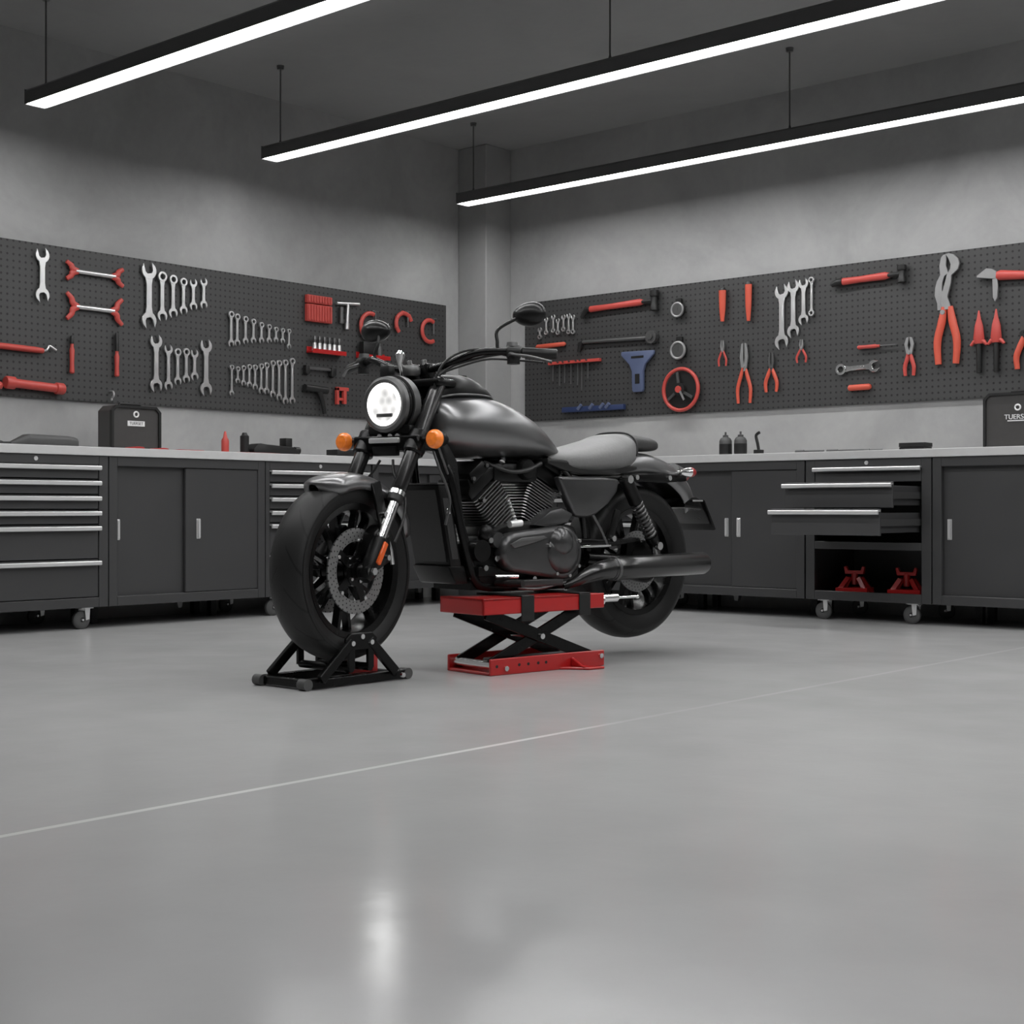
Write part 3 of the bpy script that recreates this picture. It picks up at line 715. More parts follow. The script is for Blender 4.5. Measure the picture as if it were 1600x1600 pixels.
b.build('spoke', M['dsteel'], t)
MB().beam((-.005, -.066, .02), (.048, -.068, -.07), .014, .006, (0, 1, 0)).build('lever', M['steel'], t)
MB().cyl((0, -.06, 0), (0, -.07, 0), .022, n=16).build('cap', M['red'], t)
loc, rz = wl('R', -6.07, 1.305)
t = thing('magnetic_rail', 'dark blue tool rail low on the right pegboard behind the fuel tank', 'tool rack', loc, rz)
MB().box(-.265, .265, -.035, -.004, -.02, .016).build('rail', M['navy'], t, bevel=.003)
for dx in (-.12, -.02, .07, .12): MB().cyl((dx, -.038, -.004), (dx + .03, -.038, .026), .012, n=10).build('bit', M['blue'], t)
def chisel(u, z0, z1, label, r=.026):
    loc, rz = wl('R', u, (z0 + z1) / 2); h = (z1 - z0) / 2; t = thing('chisel', label, 'chisel', loc, rz, 'orange-red chisels')
    MB().tube([(0, -.025, h * .96), (0, -.025, h * .9), (0, -.025, -h * .2), (0, -.025, -h)], [r, r, r * .85, r * .5], 12, flat=.7, flatdir=(0, 1, 0)).build('handle', M['orangered'], t)
    MB().tube([(0, -.025, h * 1.1), (0, -.025, h * .94)], [r * .75, r * 1.05], 12, flat=.7, flatdir=(0, 1, 0)).build('cap', M['black'], t)
    return t
chisel(-5.03, 1.808, 2.01, 'orange-red chisel with black cap, left of the pair beside the upper gauge')
chisel(-4.838, 1.795, 2.03, 'orange-red chisel with black cap, right of the pair beside the row of four wrenches', .024)

def pliers(u, zt, zb, label, spread, jw, mh='orangered', jaw='needle', jl=.42, group='pliers on the right pegboard', rh=.011, mj='greysteel'):
    loc, rz = wl('R', u, (zt + zb) / 2); L = zt - zb; h = L / 2; zp = h - L * jl
    t = thing('pliers', label, 'pliers', loc, rz, group)
    b = MB()
    for s in (-1, 1):
        if jaw == 'needle': pl = [(s * .006, h), (s * (jw * .32), h * .97), (s * jw * .5, zp + L * jl * .45), (s * jw * .36, zp + L * .02), (s * jw * .22, zp - L * .05), (0, zp - L * .05), (0, zp + L * .05), (s * jw * .12, zp + L * jl * .4)]
        elif jaw == 'pump': pl = [(s * .002, h), (s * jw * .40, h * .95), (s * jw * .5, h * .80), (s * jw * .42, h * .62), (s * jw * .30, h * .48), (s * jw * .40, h * .2), (s * jw * .34, zp), (0, zp), (s * .004, h * .18), (s * .010, h * .36), (0, h * .50), (s * .016, h * .66), (s * .02, h * .82)]
        else: pl = [(s * .002, h), (s * jw * .3, h * .96), (s * jw * .5, zp + L * jl * .6), (s * jw * .3, zp), (0, zp), (0, zp + L * .08), (s * jw * .18, zp + L * jl * .5)]
        b.prism(pl, -.024 - .002 * s, -.010 - .002 * s)
    if jaw == 'pump':
        b = MB()
        def q(l): return [((x - 955) * .00076, .310 - (y - 180) * .00072) for x, y in l]
        b.prism(q([(948, 182), (975, 178), (1010, 190), (1045, 225), (1056, 265), (1045, 310), (1010, 340), (995, 352), (990, 410), (975, 470), (962, 520), (985, 590), (985, 618), (930, 618), (905, 560), (925, 470), (945, 400), (960, 340), (985, 300), (988, 265), (972, 222)]), -.030, -.014)
        b.prism(q([(945, 180), (950, 215), (945, 270), (958, 305), (965, 335), (935, 350), (918, 400), (915, 460), (930, 500), (935, 560), (940, 618), (880, 618), (878, 565), (858, 500), (862, 440), (875, 390), (902, 340), (895, 270), (908, 205), (925, 185)]), -.022, -.008)
        b.cyl((-.022, -.008, -.02), (-.022, -.036, -.02), .014, n=16)
    else: b.cyl((0, -.009, zp + L * .03), (0, -.031, zp + L * .03), jw * .16, n=14)
    b.build('jaws', M[mj], t, bevel=.001, seg=1)
    for s in (-1, 1):
        MB().tube(sphere_curve([(s * jw * .14, -.018, zp + .004), (s * spread * .55, -.018, zp - (zp + h) * .25), (s * spread, -.018, zp - (zp + h) * .6), (s * spread * .9, -.018, -h)], 5), lerpcurve([0] * 4, [rh * .8, rh * 1.15, rh * 1.1, rh * .9], 5), 10, flat=.8, flatdir=(0, 1, 0)).build('handle', M[mh], t)
    return t
pliers(-5.034, 1.690, 1.525, 'tiny red pliers, leftmost of the row under the chisels', .028, .03, 'red', rh=.0065)
pliers(-4.874, 1.660, 1.282, 'long-nosed pliers with orange-red grips, the tallest under the chisels', .047, .06)
pliers(-4.679, 1.588, 1.342, 'mid-size pliers with orange-red grips below the row of four wrenches', .04, .042, 'orangered', mj='dsteel')
pliers(-4.468, 1.652, 1.510, 'tiny red pliers directly under the row of four wrenches', .032, .028, 'red', rh=.0065)
pliers(-3.764, 1.612, 1.388, 'small steel pliers with red grips left of the big pump pliers', .028, .06, 'red', 'round', .45)
pliers(-3.535, 2.068, 1.440, 'very large water pump pliers with long orange-red handles', .058, .125, 'orangered', 'pump', .49, None, rh=.021, mj='greysteel')
screwdriver('R', 1.574, -4.092, -3.84, -3.95, .012, 'short red screwdriver lying horizontally above the silver wrench', horiz=True, tip='dsteel')
o = wrench_mesh(.28, .072, ('open', 'ring')).build('wrench', M['chrome'], bevel=.0012, seg=1)
loc, rz = wl('R', -4.095, 1.455); o.location = loc; o.rotation_euler = (0, rad(88), 0)
tag(o, 'chrome wrench hanging horizontally between two short red tools', 'wrench')
loc, rz = wl('R', -4.08, 1.337)
tag(place(MB().tube([(-.072, -.018, 0), (-.066, -.018, 0), (.06, -.018, .002), (.072, -.018, .002)], [.010, .018, .018, .012], 12).build('needle_file', M['orangered']), loc, rz), 'short orange-red handle below the horizontal chrome wrench', 'tool')
loc, rz = wl('R', -3.255, 1.90)
t = thing('hatchet', 'red-handled steel hatchet hanging horizontally at the right edge', 'hatchet', loc, rz)
MB().tube([(.012, -.025, .01), (.03, -.025, .01), (.18, -.025, -.004), (.34, -.025, -.008)], [.022, .028, .022, .018], 12, flat=.7, flatdir=(0, 1, 0)).build('handle', M['red'], t)
MB().prism([(-.10, .018), (-.075, .035), (-.045, .055), (-.015, .05), (.012, .034), (.012, -.01), (-.04, -.002), (-.10, .008)], -.036, -.014).build('blade', M['greysteel'], t, bevel=.002, seg=1)
MB().prism([(-.012, .03), (.014, .03), (.02, -.06), (.018, -.115), (.004, -.135), (-.008, -.11)], -.034, -.018).build('claw', M['greysteel'], t, bevel=.002, seg=1)
def bar_clamp_red(u, label):
    loc, rz = wl('R', u, 1.55); t = thing('trigger_clamp', label, 'clamp', loc, rz, 'red-headed trigger clamps')
    MB().tube([(0, -.025, .175), (0, -.025, .13), (0, -.025, .09), (0, -.025, .02), (0, -.025, -.01)], [.004, .012, .024, .032, .022], 12, flat=.7, flatdir=(0, 1, 0)).build('head', M['red'], t)
    MB().tube([(-.046, -.025, -.018), (-.028, -.025, .002), (0, -.025, .012), (.028, -.025, .002), (.046, -.025, -.018)], [.008, .012, .014, .012, .008], 10).build('cross_grip', M['red'], t)
    MB().tube([(0, -.022, .0), (0, -.022, -.04), (0, -.022, -.172)], [.014, .016, .014], 10).build('shaft', M['black'], t)
    return t
bar_clamp_red(-3.346, 'red-headed clamp with black shaft, left of the pair under the hatchet')
bar_clamp_red(-3.247, 'red-headed clamp with black shaft, right of the pair under the hatchet')
pliers(-3.085, 1.60, 1.385, 'black-jawed pliers with curved red handle at the right photo edge', .05, .07, 'orangered', 'round', .2, None, rh=.016, mj='black')
# ------------------------------------------------------------------ motorcycle (x forward, y to its left, z up)
BK = thing('motorcycle', 'black and satin grey cruiser motorcycle raised on a red jack and wheel stand', 'motorcycle', (-3.738, 5.041, 0), rad(-96))
ST = Matrix.Translation((1.30, 0, 0)) @ Matrix.Rotation(rad(13), 4, 'Z') @ Matrix.Translation((-1.30, 0, 0))   # bars turned to the left
def P(mb, name, m, parent=None, steer=False, **k):
    return mb.build(name, M[m], parent or BK, mesh_M=ST if steer else None, **k)

# -- wheels
def wheel(name, c, R, W, rim, m, disc_r):
    w = MB()
    w.lathe([(rim - .018, -W * .36), (rim + .006, -W * .40), (rim + .008, -W * .33), (rim - .012, -W * .28), (rim - .016, 0), (rim - .012, W * .28), (rim + .008, W * .33), (rim + .006, W * .40), (rim - .018, W * .36), (rim - .028, 0)], (0, 0, 0), 'y', 56)
    for k in range(7):
        a0 = 2 * PI * k / 7 + .25
        for q in (-1, 1):
            a, b_ = a0 + q * .10, a0 + q * .055
            w.beam((.05 * math.cos(b_), 0, .05 * math.sin(b_)), ((rim - .02) * math.cos(a + q * .05), 0, (rim - .02) * math.sin(a + q * .05)), .015, .03, (0, 1, 0))
    w.cyl((0, -.075, 0), (0, .075, 0), .032, n=24); w.cyl((0, -.05, 0), (0, .05, 0), .055, n=24)
    ro = w.build(name, M['frame'], BK, obj_M=m)
    t = MB()
    pr = [(rim - .002, .36), (rim + .012, .41), (rim + .03, .465), (rim + .055, .498), (R - .042, .50), (R - .026, .475), (R - .014, .40), (R - .005, .24), (R, .08)]
    prof = [(r, -W * y) for r, y in pr] + [(r, W * y) for r, y in reversed(pr)]
    t.lathe(prof, (0, 0, 0), 'y', 88)
    t.build('tyre', M['tyre'], ro, angle=60)
    for s in ((1, -1) if disc_r > .14 else (1,)):
        MB().ring((0, 0), disc_r, disc_r - .047, s * .062 - .003, s * .062 + .003, n=64).build('brake_disc', M['disc'], ro)
        cr = MB()
        for k in range(5):
            a = 2 * PI * k / 5 + .5
            cr.beam((.02 * math.cos(a), s * .062, .02 * math.sin(a)), ((disc_r - .038) * math.cos(a + .12), s * .062, (disc_r - .038) * math.sin(a + .12)), .03, .008, (0, 1, 0))
        cr.cyl((0, s * .057, 0), (0, s * .068, 0), .055, n=24)
        cr.build('disc_carrier', M['frame'], ro)
        for k in range(5):
            a = 2 * PI * k / 5 + .5
            for r_, h in ((disc_r - .044, .07), (.04, .072)):
                MB().cyl((r_ * math.cos(a), s * .06, r_ * math.sin(a)), (r_ * math.cos(a), s * h, r_ * math.sin(a)), .007, n=10).build('bolt', M['chrome'], ro)
    return ro
FA = Vector((1.56, 0, .40)); RA = Vector((0, 0, .395))
FWh = wheel('front_wheel', FA, .32, .155, .235, ST @ Matrix.Translation(FA), .152)
RWh = wheel('rear_wheel', RA, .33, .17, .225, Matrix.Translation(RA), .13)

# -- front fork
def fk(z, y=0.0, off=0.0): return Vector((1.56 - .42 * (z - .40) / .70 + off, y, z))
FKD = (fk(1.1) - fk(.4)).normalized()
for s in (1, -1):
    y = .118 * s
    f = P(MB().tube([fk(.685, y), fk(.69, y), fk(1.10, y), fk(1.105, y)], [.026, .0285, .0285, .024], 20), 'fork_leg', 'fork', steer=True)
    P(MB().tube([fk(.68, y), fk(.665, y)], [.032, .032], 20), 'seal_ring', 'chrome', f, True)
    P(MB().tube([fk(.668, y), fk(.645, y), fk(.64, y)], [.03, .03, .024], 20), 'dust_cap', 'black', f, True)
    P(MB().tube([fk(.50, y), fk(.645, y)], .0215, 20), 'stanchion', 'chrome', f, True)
    sl = MB().tube([fk(.515, y), fk(.51, y), fk(.44, y), fk(.385, y), fk(.37, y)], [.024, .03, .029, .027, .02], 18)
    sl.cyl((1.56, y - .03 * s, .40), (1.56, y + .022 * s, .40), .027, n=18)
    P(sl, 'slider', 'engine', f, True)
    P(MB().cyl((1.56, y + .018 * s, .40), (1.56, y + .034 * s, .40), .014, n=6), 'axle_nut', 'chrome', f, True)
    d0, d1 = fk(.425, y + .03 * s, -.004), fk(.50, y + .03 * s, -.004)
    P(MB().beam(d0, d1, .022, .012, (0, 1, 0)), 'reflector', 'reflector', f, True, bevel=.003, seg=1)
P(MB().box(1.07, 1.19, -.15, .15, -.016, .016, Matrix.Translation((0, 0, 1.092))), 'upper_clamp', 'frame', steer=True, bevel=.012)
lc = MB().box(1.19, 1.32, -.155, .155, -.028, .028, Matrix.Translation((0, 0, .862)))
for s in (1, -1): lc.tube([fk(.82, .118 * s), fk(.90, .118 * s)], .04, 20)
P(lc, 'lower_clamp', 'frame', steer=True, bevel=.006, seg=1)
P(MB().box(1.315, 1.332, -.07, .07, .862, .882), 'clamp_badge', 'alu', steer=True, bevel=.004)
P(MB().cyl((1.02, 0, 1.12), (1.17, 0, .84), .036, n=20), 'steering_head', 'frame')
P(MB().prism([(1.30, .815), (1.32, .815), (1.33, .85), (1.30, .85)], -.055, .055), 'brake_hose_bracket', 'engine', steer=True, bevel=.003)
for s in (-1, 1):
    P(MB().tube(sphere_curve([(1.31, .03 * s, .80), (1.33, .05 * s, .755), (1.35, .085 * s, .71), (1.36, .125 * s, .66), (1.40, .15 * s, .58), (1.45, .15 * s, .50)], 5), .005, 8), 'brake_hose', 'black', steer=True)
for s in (1, -1):
    cp = MB().prism([(1.43, .43), (1.50, .40), (1.535, .46), (1.52, .535), (1.47, .565), (1.43, .52)], .055 * s, .118 * s)
    c = P(cp, 'brake_caliper', 'engine', steer=True, bevel=.008)
    P(MB().cyl((1.465, .115 * s, .525), (1.465, .13 * s, .525), .010, n=12), 'bolt', 'chrome', c, True)
    P(MB().cyl((1.455, .115 * s, .445), (1.455, .13 * s, .445), .010, n=12), 'bolt', 'chrome', c, True)
    P(MB().tube([(1.425, .10 * s, .505), (1.415, .105 * s, .47), (1.405, .105 * s, .42)], .008, 10), 'hose_fitting', 'chrome', c, True)

# -- front fender
def fender(c, R, a0, a1, n, sec, taper0=1, taper1=1):
    rings = []
    for i in range(n + 1):
        t = i / n; a = rad(a0 + (a1 - a0) * t)
        k = 1.0
        if t < .12: k = taper0 + (1 - taper0) * math.sin(t / .12 * PI / 2)
        if t > .8: k = taper1 + (1 - taper1) * math.cos((t - .8) / .2 * PI / 2)
        rings.append([(c[0] + (R + dr) * math.cos(a), y * k, c[2] + (R + dr) * math.sin(a)) for y, dr in sec])
    return rings
def shell_loft(rings, thick):
    """an open strip given some thickness"""
    b = MB(); m = len(rings); n = len(rings[0])
    vs = [Vector(p) for r in rings for p in r]; b.add(vs, [(i * n + k, i * n + k + 1, (i + 1) * n + k + 1, (i + 1) * n + k) for i in range(m - 1) for k in range(n - 1)])
    return b
def solid(o, th):
    md = o.modifiers.new('thickness', 'SOLIDIFY'); md.thickness = th; md.offset = -1; return o
secF = [(-.092, -.05), (-.095, -.028), (-.088, -.008), (-.065, .004), (-.035, .010), (0, .012), (.035, .010), (.065, .004), (.088, -.008), (.095, -.028), (.092, -.05)]
solid(P(shell_loft(fender((1.56, 0, .40), .338, 62, 158, 26, secF, .25, .75), .004), 'front_fender', 'paint', steer=True, angle=70), .006)
for s in (1, -1):
    P(MB().beam((1.49, .094 * s, .715), fk(.56, .112 * s), .012, .05, (1, 0, 0)), 'fender_bracket', 'frame', steer=True, bevel=.003, seg=1)
    P(MB().cyl(fk(.60, .11 * s, .03), fk(.60, .128 * s, .03), .010, n=12), 'bracket_bolt', 'chrome', steer=True)

# -- headlamp
HC = Vector((1.30, 0, 1.005))
def hx(dx, r): return (r, dx)
hl = P(MB().lathe([(0, -.165), (.035, -.16), (.07, -.135), (.092, -.09), (.102, -.04), (.106, -.005), (.106, .0), (.10, .004), (0, .004)], HC, 'x', 48, False), 'headlamp', 'frame', steer=True)
P(MB().lathe([(.080, .0), (.100, -.004), (.106, .006), (.103, .022), (.092, .030), (.080, .026)], HC, 'x', 48), 'rim', 'dsteel', hl, True)
P(MB().lathe([(.062, .012), (.079, .016), (.080, .026), (.072, .031), (.064, .029)], HC, 'x', 48), 'light_ring', 'glow', hl, True)
P(MB().lathe([(0, .014), (.03, .012), (.063, .018), (.063, .022), (.03, .017), (0, .019)], HC, 'x', 40, False), 'reflector_bowl', 'lens', hl, True)
P(MB().box(1.318, 1.325, -.038, .038, .958, .972), 'bulb_shield', 'dsteel', hl, True, bevel=.003)
P(MB().lathe([(.104, -.055), (.112, -.055), (.112, -.02), (.104, -.02)], HC, 'x', 40), 'trim_ring', 'dsteel', hl, True)
for s in (1, -1): P(MB().beam((1.23, .098 * s, .99), (1.185, .118 * s, .965), .012, .04, (0, 0, 1)), 'headlamp_bracket', 'frame', steer=True, bevel=.003, seg=1)
P(MB().box(1.19, 1.30, -.10, .10, .892, .93), 'headlamp_mount', 'engine', steer=True, bevel=.01)
for dx in (-.03, .02, .055): P(MB().cyl((1.30, dx, .888), (1.315, dx, .885), .012, n=12), 'mount_bolt', 'chrome', steer=True)

# -- turn signals
def signal(y, x, z, lens, front, k=1.0):
    s = 1 if y > 0 else -1
    d = 1 if front else -1
    b = MB().tube([(x, y * .62, z), (x, y * .82, z)], .010, 10)
    b.lathe([(0, -.062 * d), (.014 * k, -.058 * d), (.026 * k, -.035 * d), (.033 * k, -.005 * d), (.034 * k, .0)], (x, y, z), 'x', 24, False)
    o = P(b, 'turn_signal', 'engine' if front else 'chrome', steer=front)
    P(MB().lathe([(.034 * k, 0), (.0355 * k, .004 * d), (.034 * k, .018 * d), (.024 * k, .03 * d), (0, .035 * d)], (x, y, z), 'x', 24, False), 'lens', lens, o, front)
    return o
o = signal(.215, 1.29, .873, 'amber', True); o['label'] = 'round amber turn signal beside the fuel tank'
o = signal(-.215, 1.29, .873, 'amber', True); o['label'] = 'round amber turn signal on the far side of the fork'
o = signal(.165, -.225, .778, 'redlens', False, .62); o = signal(-.165, -.225, .778, 'redlens', False, .62)

# -- handlebar and controls
def bar_pts(s): return [(1.10, 0, 1.150), (1.115, .06 * s, 1.150), (1.115, .13 * s, 1.162), (1.085, .24 * s, 1.20), (1.035, .315 * s, 1.208), (.93, .50 * s, 1.195)]
pts = sphere_curve([bar_pts(-1)[i] for i in (5, 4, 3, 2, 1, 0)] + bar_pts(1)[1:], 6)
hb = P(MB().tube(pts, .0145, 14), 'handlebar', 'frame', steer=True)
for s in (1, -1):
    P(MB().box(1.075, 1.135, .035 * s - .02, .035 * s + .02, 1.10, 1.172), 'riser', 'frame', steer=True, bevel=.008)
    P(MB().cyl((1.125, .035 * s, 1.165), (1.13, .035 * s, 1.185), .010, n=12), 'riser_bolt', 'chrome', steer=True)
    d = (Vector((.93, .50 * s, 1.195)) - Vector((1.035, .315 * s, 1.208))).normalized()
    g0 = Vector((.93, .50 * s, 1.195)) - d * .128; g1 = Vector((.93, .50 * s, 1.195)) + d * .006
    P(MB().tube([g0, g0 + d * .004, g1 - d * .004, g1], [.016, .0195, .0195, .015], 16), 'grip', 'black', steer=True)
    sw = P(MB().tube([g0 - d * .055, g0 - d * .05, g0 - d * .008, g0 - d * .002], [.022, .027, .027, .022], 16), 'switch_housing', 'black', steer=True)
    P(MB().cyl(g0 - d * .03 + Vector((0, 0, -.045)), g0 - d * .03 + Vector((0, 0, .0)), .024, n=18), 'switch_pod', 'black', sw, True)
    P(MB().cyl(g0 - d * .035 + Vector((0, 0, .02)), g0 - d * .035 + Vector((0, 0, .036)), .022, .02, n=18), 'fluid_reservoir', 'dsteel', sw, True)
    lv = sphere_curve([g0 - d * .03 + Vector((.02, 0, -.006)), g0 + Vector((.045, 0, -.012)), g0 + d * .06 + Vector((.055, 0, -.016)), g1 + Vector((.04, 0, -.03))], 5)
    P(MB().tube(lv, lerpcurve([0] * 4, [.011, .0085, .007, .008], 5), 10, flat=.7, flatdir=(0, 0, 1)), 'lever', 'dsteel', steer=True)
# mirrors
def mirror(s, base, mid, c):
    b, m_, cc = (Vector((p[0], p[1] * s, p[2])) for p in (base, mid, c))
    st = MB().tube(sphere_curve([b, b + Vector((0, 0, .02)), m_, cc + Vector((.012, -.03 * s, -.008))], 6), .0065, 10)
    o = P(st, 'mirror_stem', 'black', steer=True)
    h = MB(); rings = []
    for dx, k in ((.034, .15), (.030, .45), (.020, .75), (.006, .95), (-.006, 1.0), (-.012, .97)):
        rings.append([(cc.x + dx, cc.y + .072 * k * math.cos(2 * PI * i / 28), cc.z + .046 * k * math.sin(2 * PI * i / 28) * (1 + .12 * math.cos(2 * PI * i / 28) * s)) for i in range(28)])
    h.loft(rings)
    mo = P(h, 'mirror', 'mirror', steer=True)
    o.parent = mo
    P(MB().loft([[(cc.x + dx, cc.y + .067 * math.cos(2 * PI * i / 28), cc.z + .042 * math.sin(2 * PI * i / 28)) for i in range(28)] for dx in (-.0125, -.0145)]), 'mirror_glass', 'chrome', mo, True)
mirror(1, (1.04, .312, 1.222), (1.035, .312, 1.29), (.985, .415, 1.345))
mirror(-1, (1.06, .262, 1.212), (1.055, .25, 1.27), (1.03, .285, 1.325))
# bundled cables
for k, (pa, r_) in enumerate((([(1.02, .33, 1.20), (1.07, .26, 1.185), (1.12, .15, 1.15), (1.16, .10, 1.08), (1.14, .08, .98), (1.08, .07, .90)], .005),
                              ([(1.01, .35, 1.19), (1.09, .24, 1.215), (1.15, .16, 1.175), (1.185, .13, 1.09), (1.17, .13, .98), (1.10, .10, .86)], .0045),
                              ([(.95, .46, 1.165), (.99, .37, 1.175), (1.06, .28, 1.178), (1.11, .18, 1.15), (1.145, .10, 1.12)], .004),
                              ([(1.02, -.33, 1.20), (1.09, -.22, 1.19), (1.15, -.12, 1.14), (1.14, -.06, 1.0)], .005))):
    P(MB().tube(sphere_curve(pa, 6), r_, 8), 'control_cable', 'black', steer=True)
P(MB().tube(sphere_curve([(1.19, .13, .83), (1.175, .15, .76), (1.15, .158, .70), (1.135, .158, .64), (1.15, .15, .56)], 6), .005, 8), 'clutch_cable', 'dsteel')
P(MB().tube(sphere_curve([(1.21, .18, .85), (1.17, .165, .79), (1.13, .14, .75)], 5), .0045, 8), 'signal_wire', 'dsteel')
P(MB().lathe([(0, 0), (.035, 0), (.04, .01), (.04, .03), (.033, .04), (0, .042)], (1.17, 0, 1.12), 'z', 24, False), 'speedometer', 'dsteel', steer=True)
P(MB().tube([(1.20, -.012, 1.12), (1.215, -.012, 1.165), (1.215, -.012, 1.20), (1.21, -.012, 1.205)], [.008, .010, .019, .015], 14), 'ignition_switch', 'chrome', steer=True)
P(MB().box(1.165, 1.205, -.12, -.075, 1.12, 1.165), 'relay_box', 'black', steer=True, bevel=.006)

# -- fuel tank
def superring(x, zb, zt, hw, n=32, e=2.3, wz=.42):
    zc = zb + (zt - zb) * wz; out = []
    for i in range(n):
        t = 2 * PI * i / n; c, s_ = math.cos(t), math.sin(t)
        y = hw * math.copysign(abs(c) ** (2 / e), c)
        h = (zt - zc) if s_ > 0 else (zc - zb)
        z = zc + h * math.copysign(abs(s_) ** (2 / e), s_)
        out.append((x, y, z))
    return out
def body(secs, e=2.3, wz=.42, steps=5):
    xs = sphere_curve([(a, b, c) for a, b, c, d in secs], steps); ws = sphere_curve([(d, 0, 0) for a, b, c, d in secs], steps)
    return MB().loft([superring(p.x, p.y, p.z, max(.004, w_.x), e=e, wz=wz) for p, w_ in zip(xs, ws)])
tank = P(body([(1.160, .925, .985, .045), (1.150, .885, 1.025, .095), (1.115, .85, 1.045, .135), (1.04, .826, 1.055, .160), (.93, .815, 1.058, .172), (.82, .815, 1.045, .172), (.70, .815, 1.005, .158), (.60, .818, .952, .132), (.52, .822, .89, .100), (.465, .828, .85, .062)], 2.35, .45), 'fuel_tank', 'paint', angle=80)
P(body([(1.135, .98, 1.05, .05), (1.11, .98, 1.112, .078), (1.03, .99, 1.135, .092), (.94, 1.0, 1.128, .088), (.86, 1.01, 1.095, .07), (.805, 1.015, 1.058, .04)], 2.6, .4), 'tank_console', 'engine', angle=70)
P(MB().tube(sphere_curve([(1.13, .07, 1.035), (1.06, .098, 1.05), (.95, .096, 1.055), (.86, .076, 1.052), (.80, 0, 1.05), (.86, -.076, 1.052), (.95, -.096, 1.055), (1.06, -.098, 1.05), (1.13, -.07, 1.035)], 6), .0045, 8), 'console_trim', 'dsteel')
P(MB().cyl((.955, 0, 1.115), (.955, 0, 1.133), .032, n=24), 'filler_cap', 'black')

# -- seat
P(body([(.60, .81, .835, .05), (.545, .785, .85, .105), (.46, .768, .862, .138), (.36, .765, .878, .160), (.27, .768, .898, .168), (.19, .772, .918, .166), (.13, .78, .937, .158), (.085, .795, .93, .140), (.06, .815, .90, .11)], 2.7, .45), 'seat', 'seat', angle=80)
P(MB().tube(sphere_curve([(.095, .148, .84), (.085, .135, .90), (.092, .09, .936), (.098, 0, .944), (.092, -.09, .936), (.085, -.135, .90), (.095, -.148, .84)], 6), .0045, 8), 'seat_piping', 'black')
P(MB().prism([(.60, .80), (.50, .772), (.40, .758), (.20, .758), (.07, .785), (.07, .80), (.60, .82)], -.13, .13), 'seat_pan', 'black', bevel=.01)
P(body([(.125, .872, .90, .06), (.10, .868, .925, .085), (.05, .868, .937, .098), (-.03, .866, .934, .098), (-.10, .868, .924, .088), (-.135, .872, .905, .06), (-.145, .88, .895, .03)], 2.8, .5), 'pillion_seat', 'pillion', angle=80)

# -- rear fender, lamps, plate
secR = [(-.108, -.085), (-.112, -.045), (-.108, -.018), (-.09, .002), (-.06, .012), (0, .016), (.06, .012), (.09, .002), (.108, -.018), (.112, -.045), (.108, -.085)]
solid(P(shell_loft(fender((0, 0, .395), .452, 62, 146, 30, secR, .9, .72), .004), 'rear_fender', 'paint', angle=70), .006)
for s in (1, -1):
    P(MB().prism([(.15, .735), (.15, .765), (-.10, .772), (-.25, .765), (-.255, .74), (-.12, .732)], s * .112, s * .126), 'fender_strut', 'frame', bevel=.004)
    for x in (.075, -.135): P(MB().cyl((x, s * .12, .752), (x, s * .134, .752), .011, n=12), 'strut_bolt', 'chrome')
tl = P(MB().tube([(-.29, 0, .79), (-.33, 0, .775), (-.36, 0, .77)], [.05, .052, .045], 20, flat=.7, flatdir=(0, 0, 1)), 'tail_lamp', 'dsteel')
P(MB().tube([(-.358, 0, .77), (-.372, 0, .768), (-.378, 0, .767)], [.046, .044, .03], 20, flat=.7, flatdir=(0, 0, 1)), 'lens', 'redlens', tl)
pl = P(MB().prism([(-.27, .665), (-.35, .672), (-.40, .652), (-.465, .552), (-.455, .542), (-.385, .617), (-.27, .625)], -.10, .10), 'plate_bracket', 'frame', bevel=.006)
P(MB().prism([(-.385, .662), (-.398, .657), (-.475, .527), (-.462, .522)], -.11, .11), 'licence_plate_holder', 'frame', pl, bevel=.004)
P(MB().box(-.38, -.31, .10, .112, .652, .659), 'plate_lamp', 'chrome', pl)

# -- frame
fr = MB()
for s in (1, -1):
    fr.tube(sphere_curve([(1.10, .02 * s, .98), (1.125, .06 * s, .86), (1.09, .105 * s, .74), (1.03, .11 * s, .52), (.975, .11 * s, .36), (.92, .11 * s, .323), (.75, .11 * s, .318), (.45, .11 * s, .319), (.36, .11 * s, .34), (.34, .11 * s, .42)], 5), .0185, 12)
    fr.tube(sphere_curve([(.34, .10 * s, .42), (.38, .105 * s, .60), (.47, .10 * s, .76), (.56, .07 * s, .81)], 5), .018, 12)
    fr.tube(sphere_curve([(.50, .08 * s, .785), (.30, .105 * s, .752), (.15, .112 * s, .75), (.10, .112 * s, .75)], 5), .015, 12)
fr.tube(sphere_curve([(1.08, 0, .96), (.85, 0, .83), (.55, 0, .80)], 5), .03, 14)
fr.box(.95, .99, -.11, .11, .31, .345); fr.box(.36, .40, -.11, .11, .31, .345)
P(fr, 'frame', 'frame')
P(MB().prism([(1.13, .90), (1.17, .86), (1.12, .72), (1.06, .56), (1.03, .62), (1.06, .80)], .095, .112), 'head_gusset', 'frame', bevel=.004)

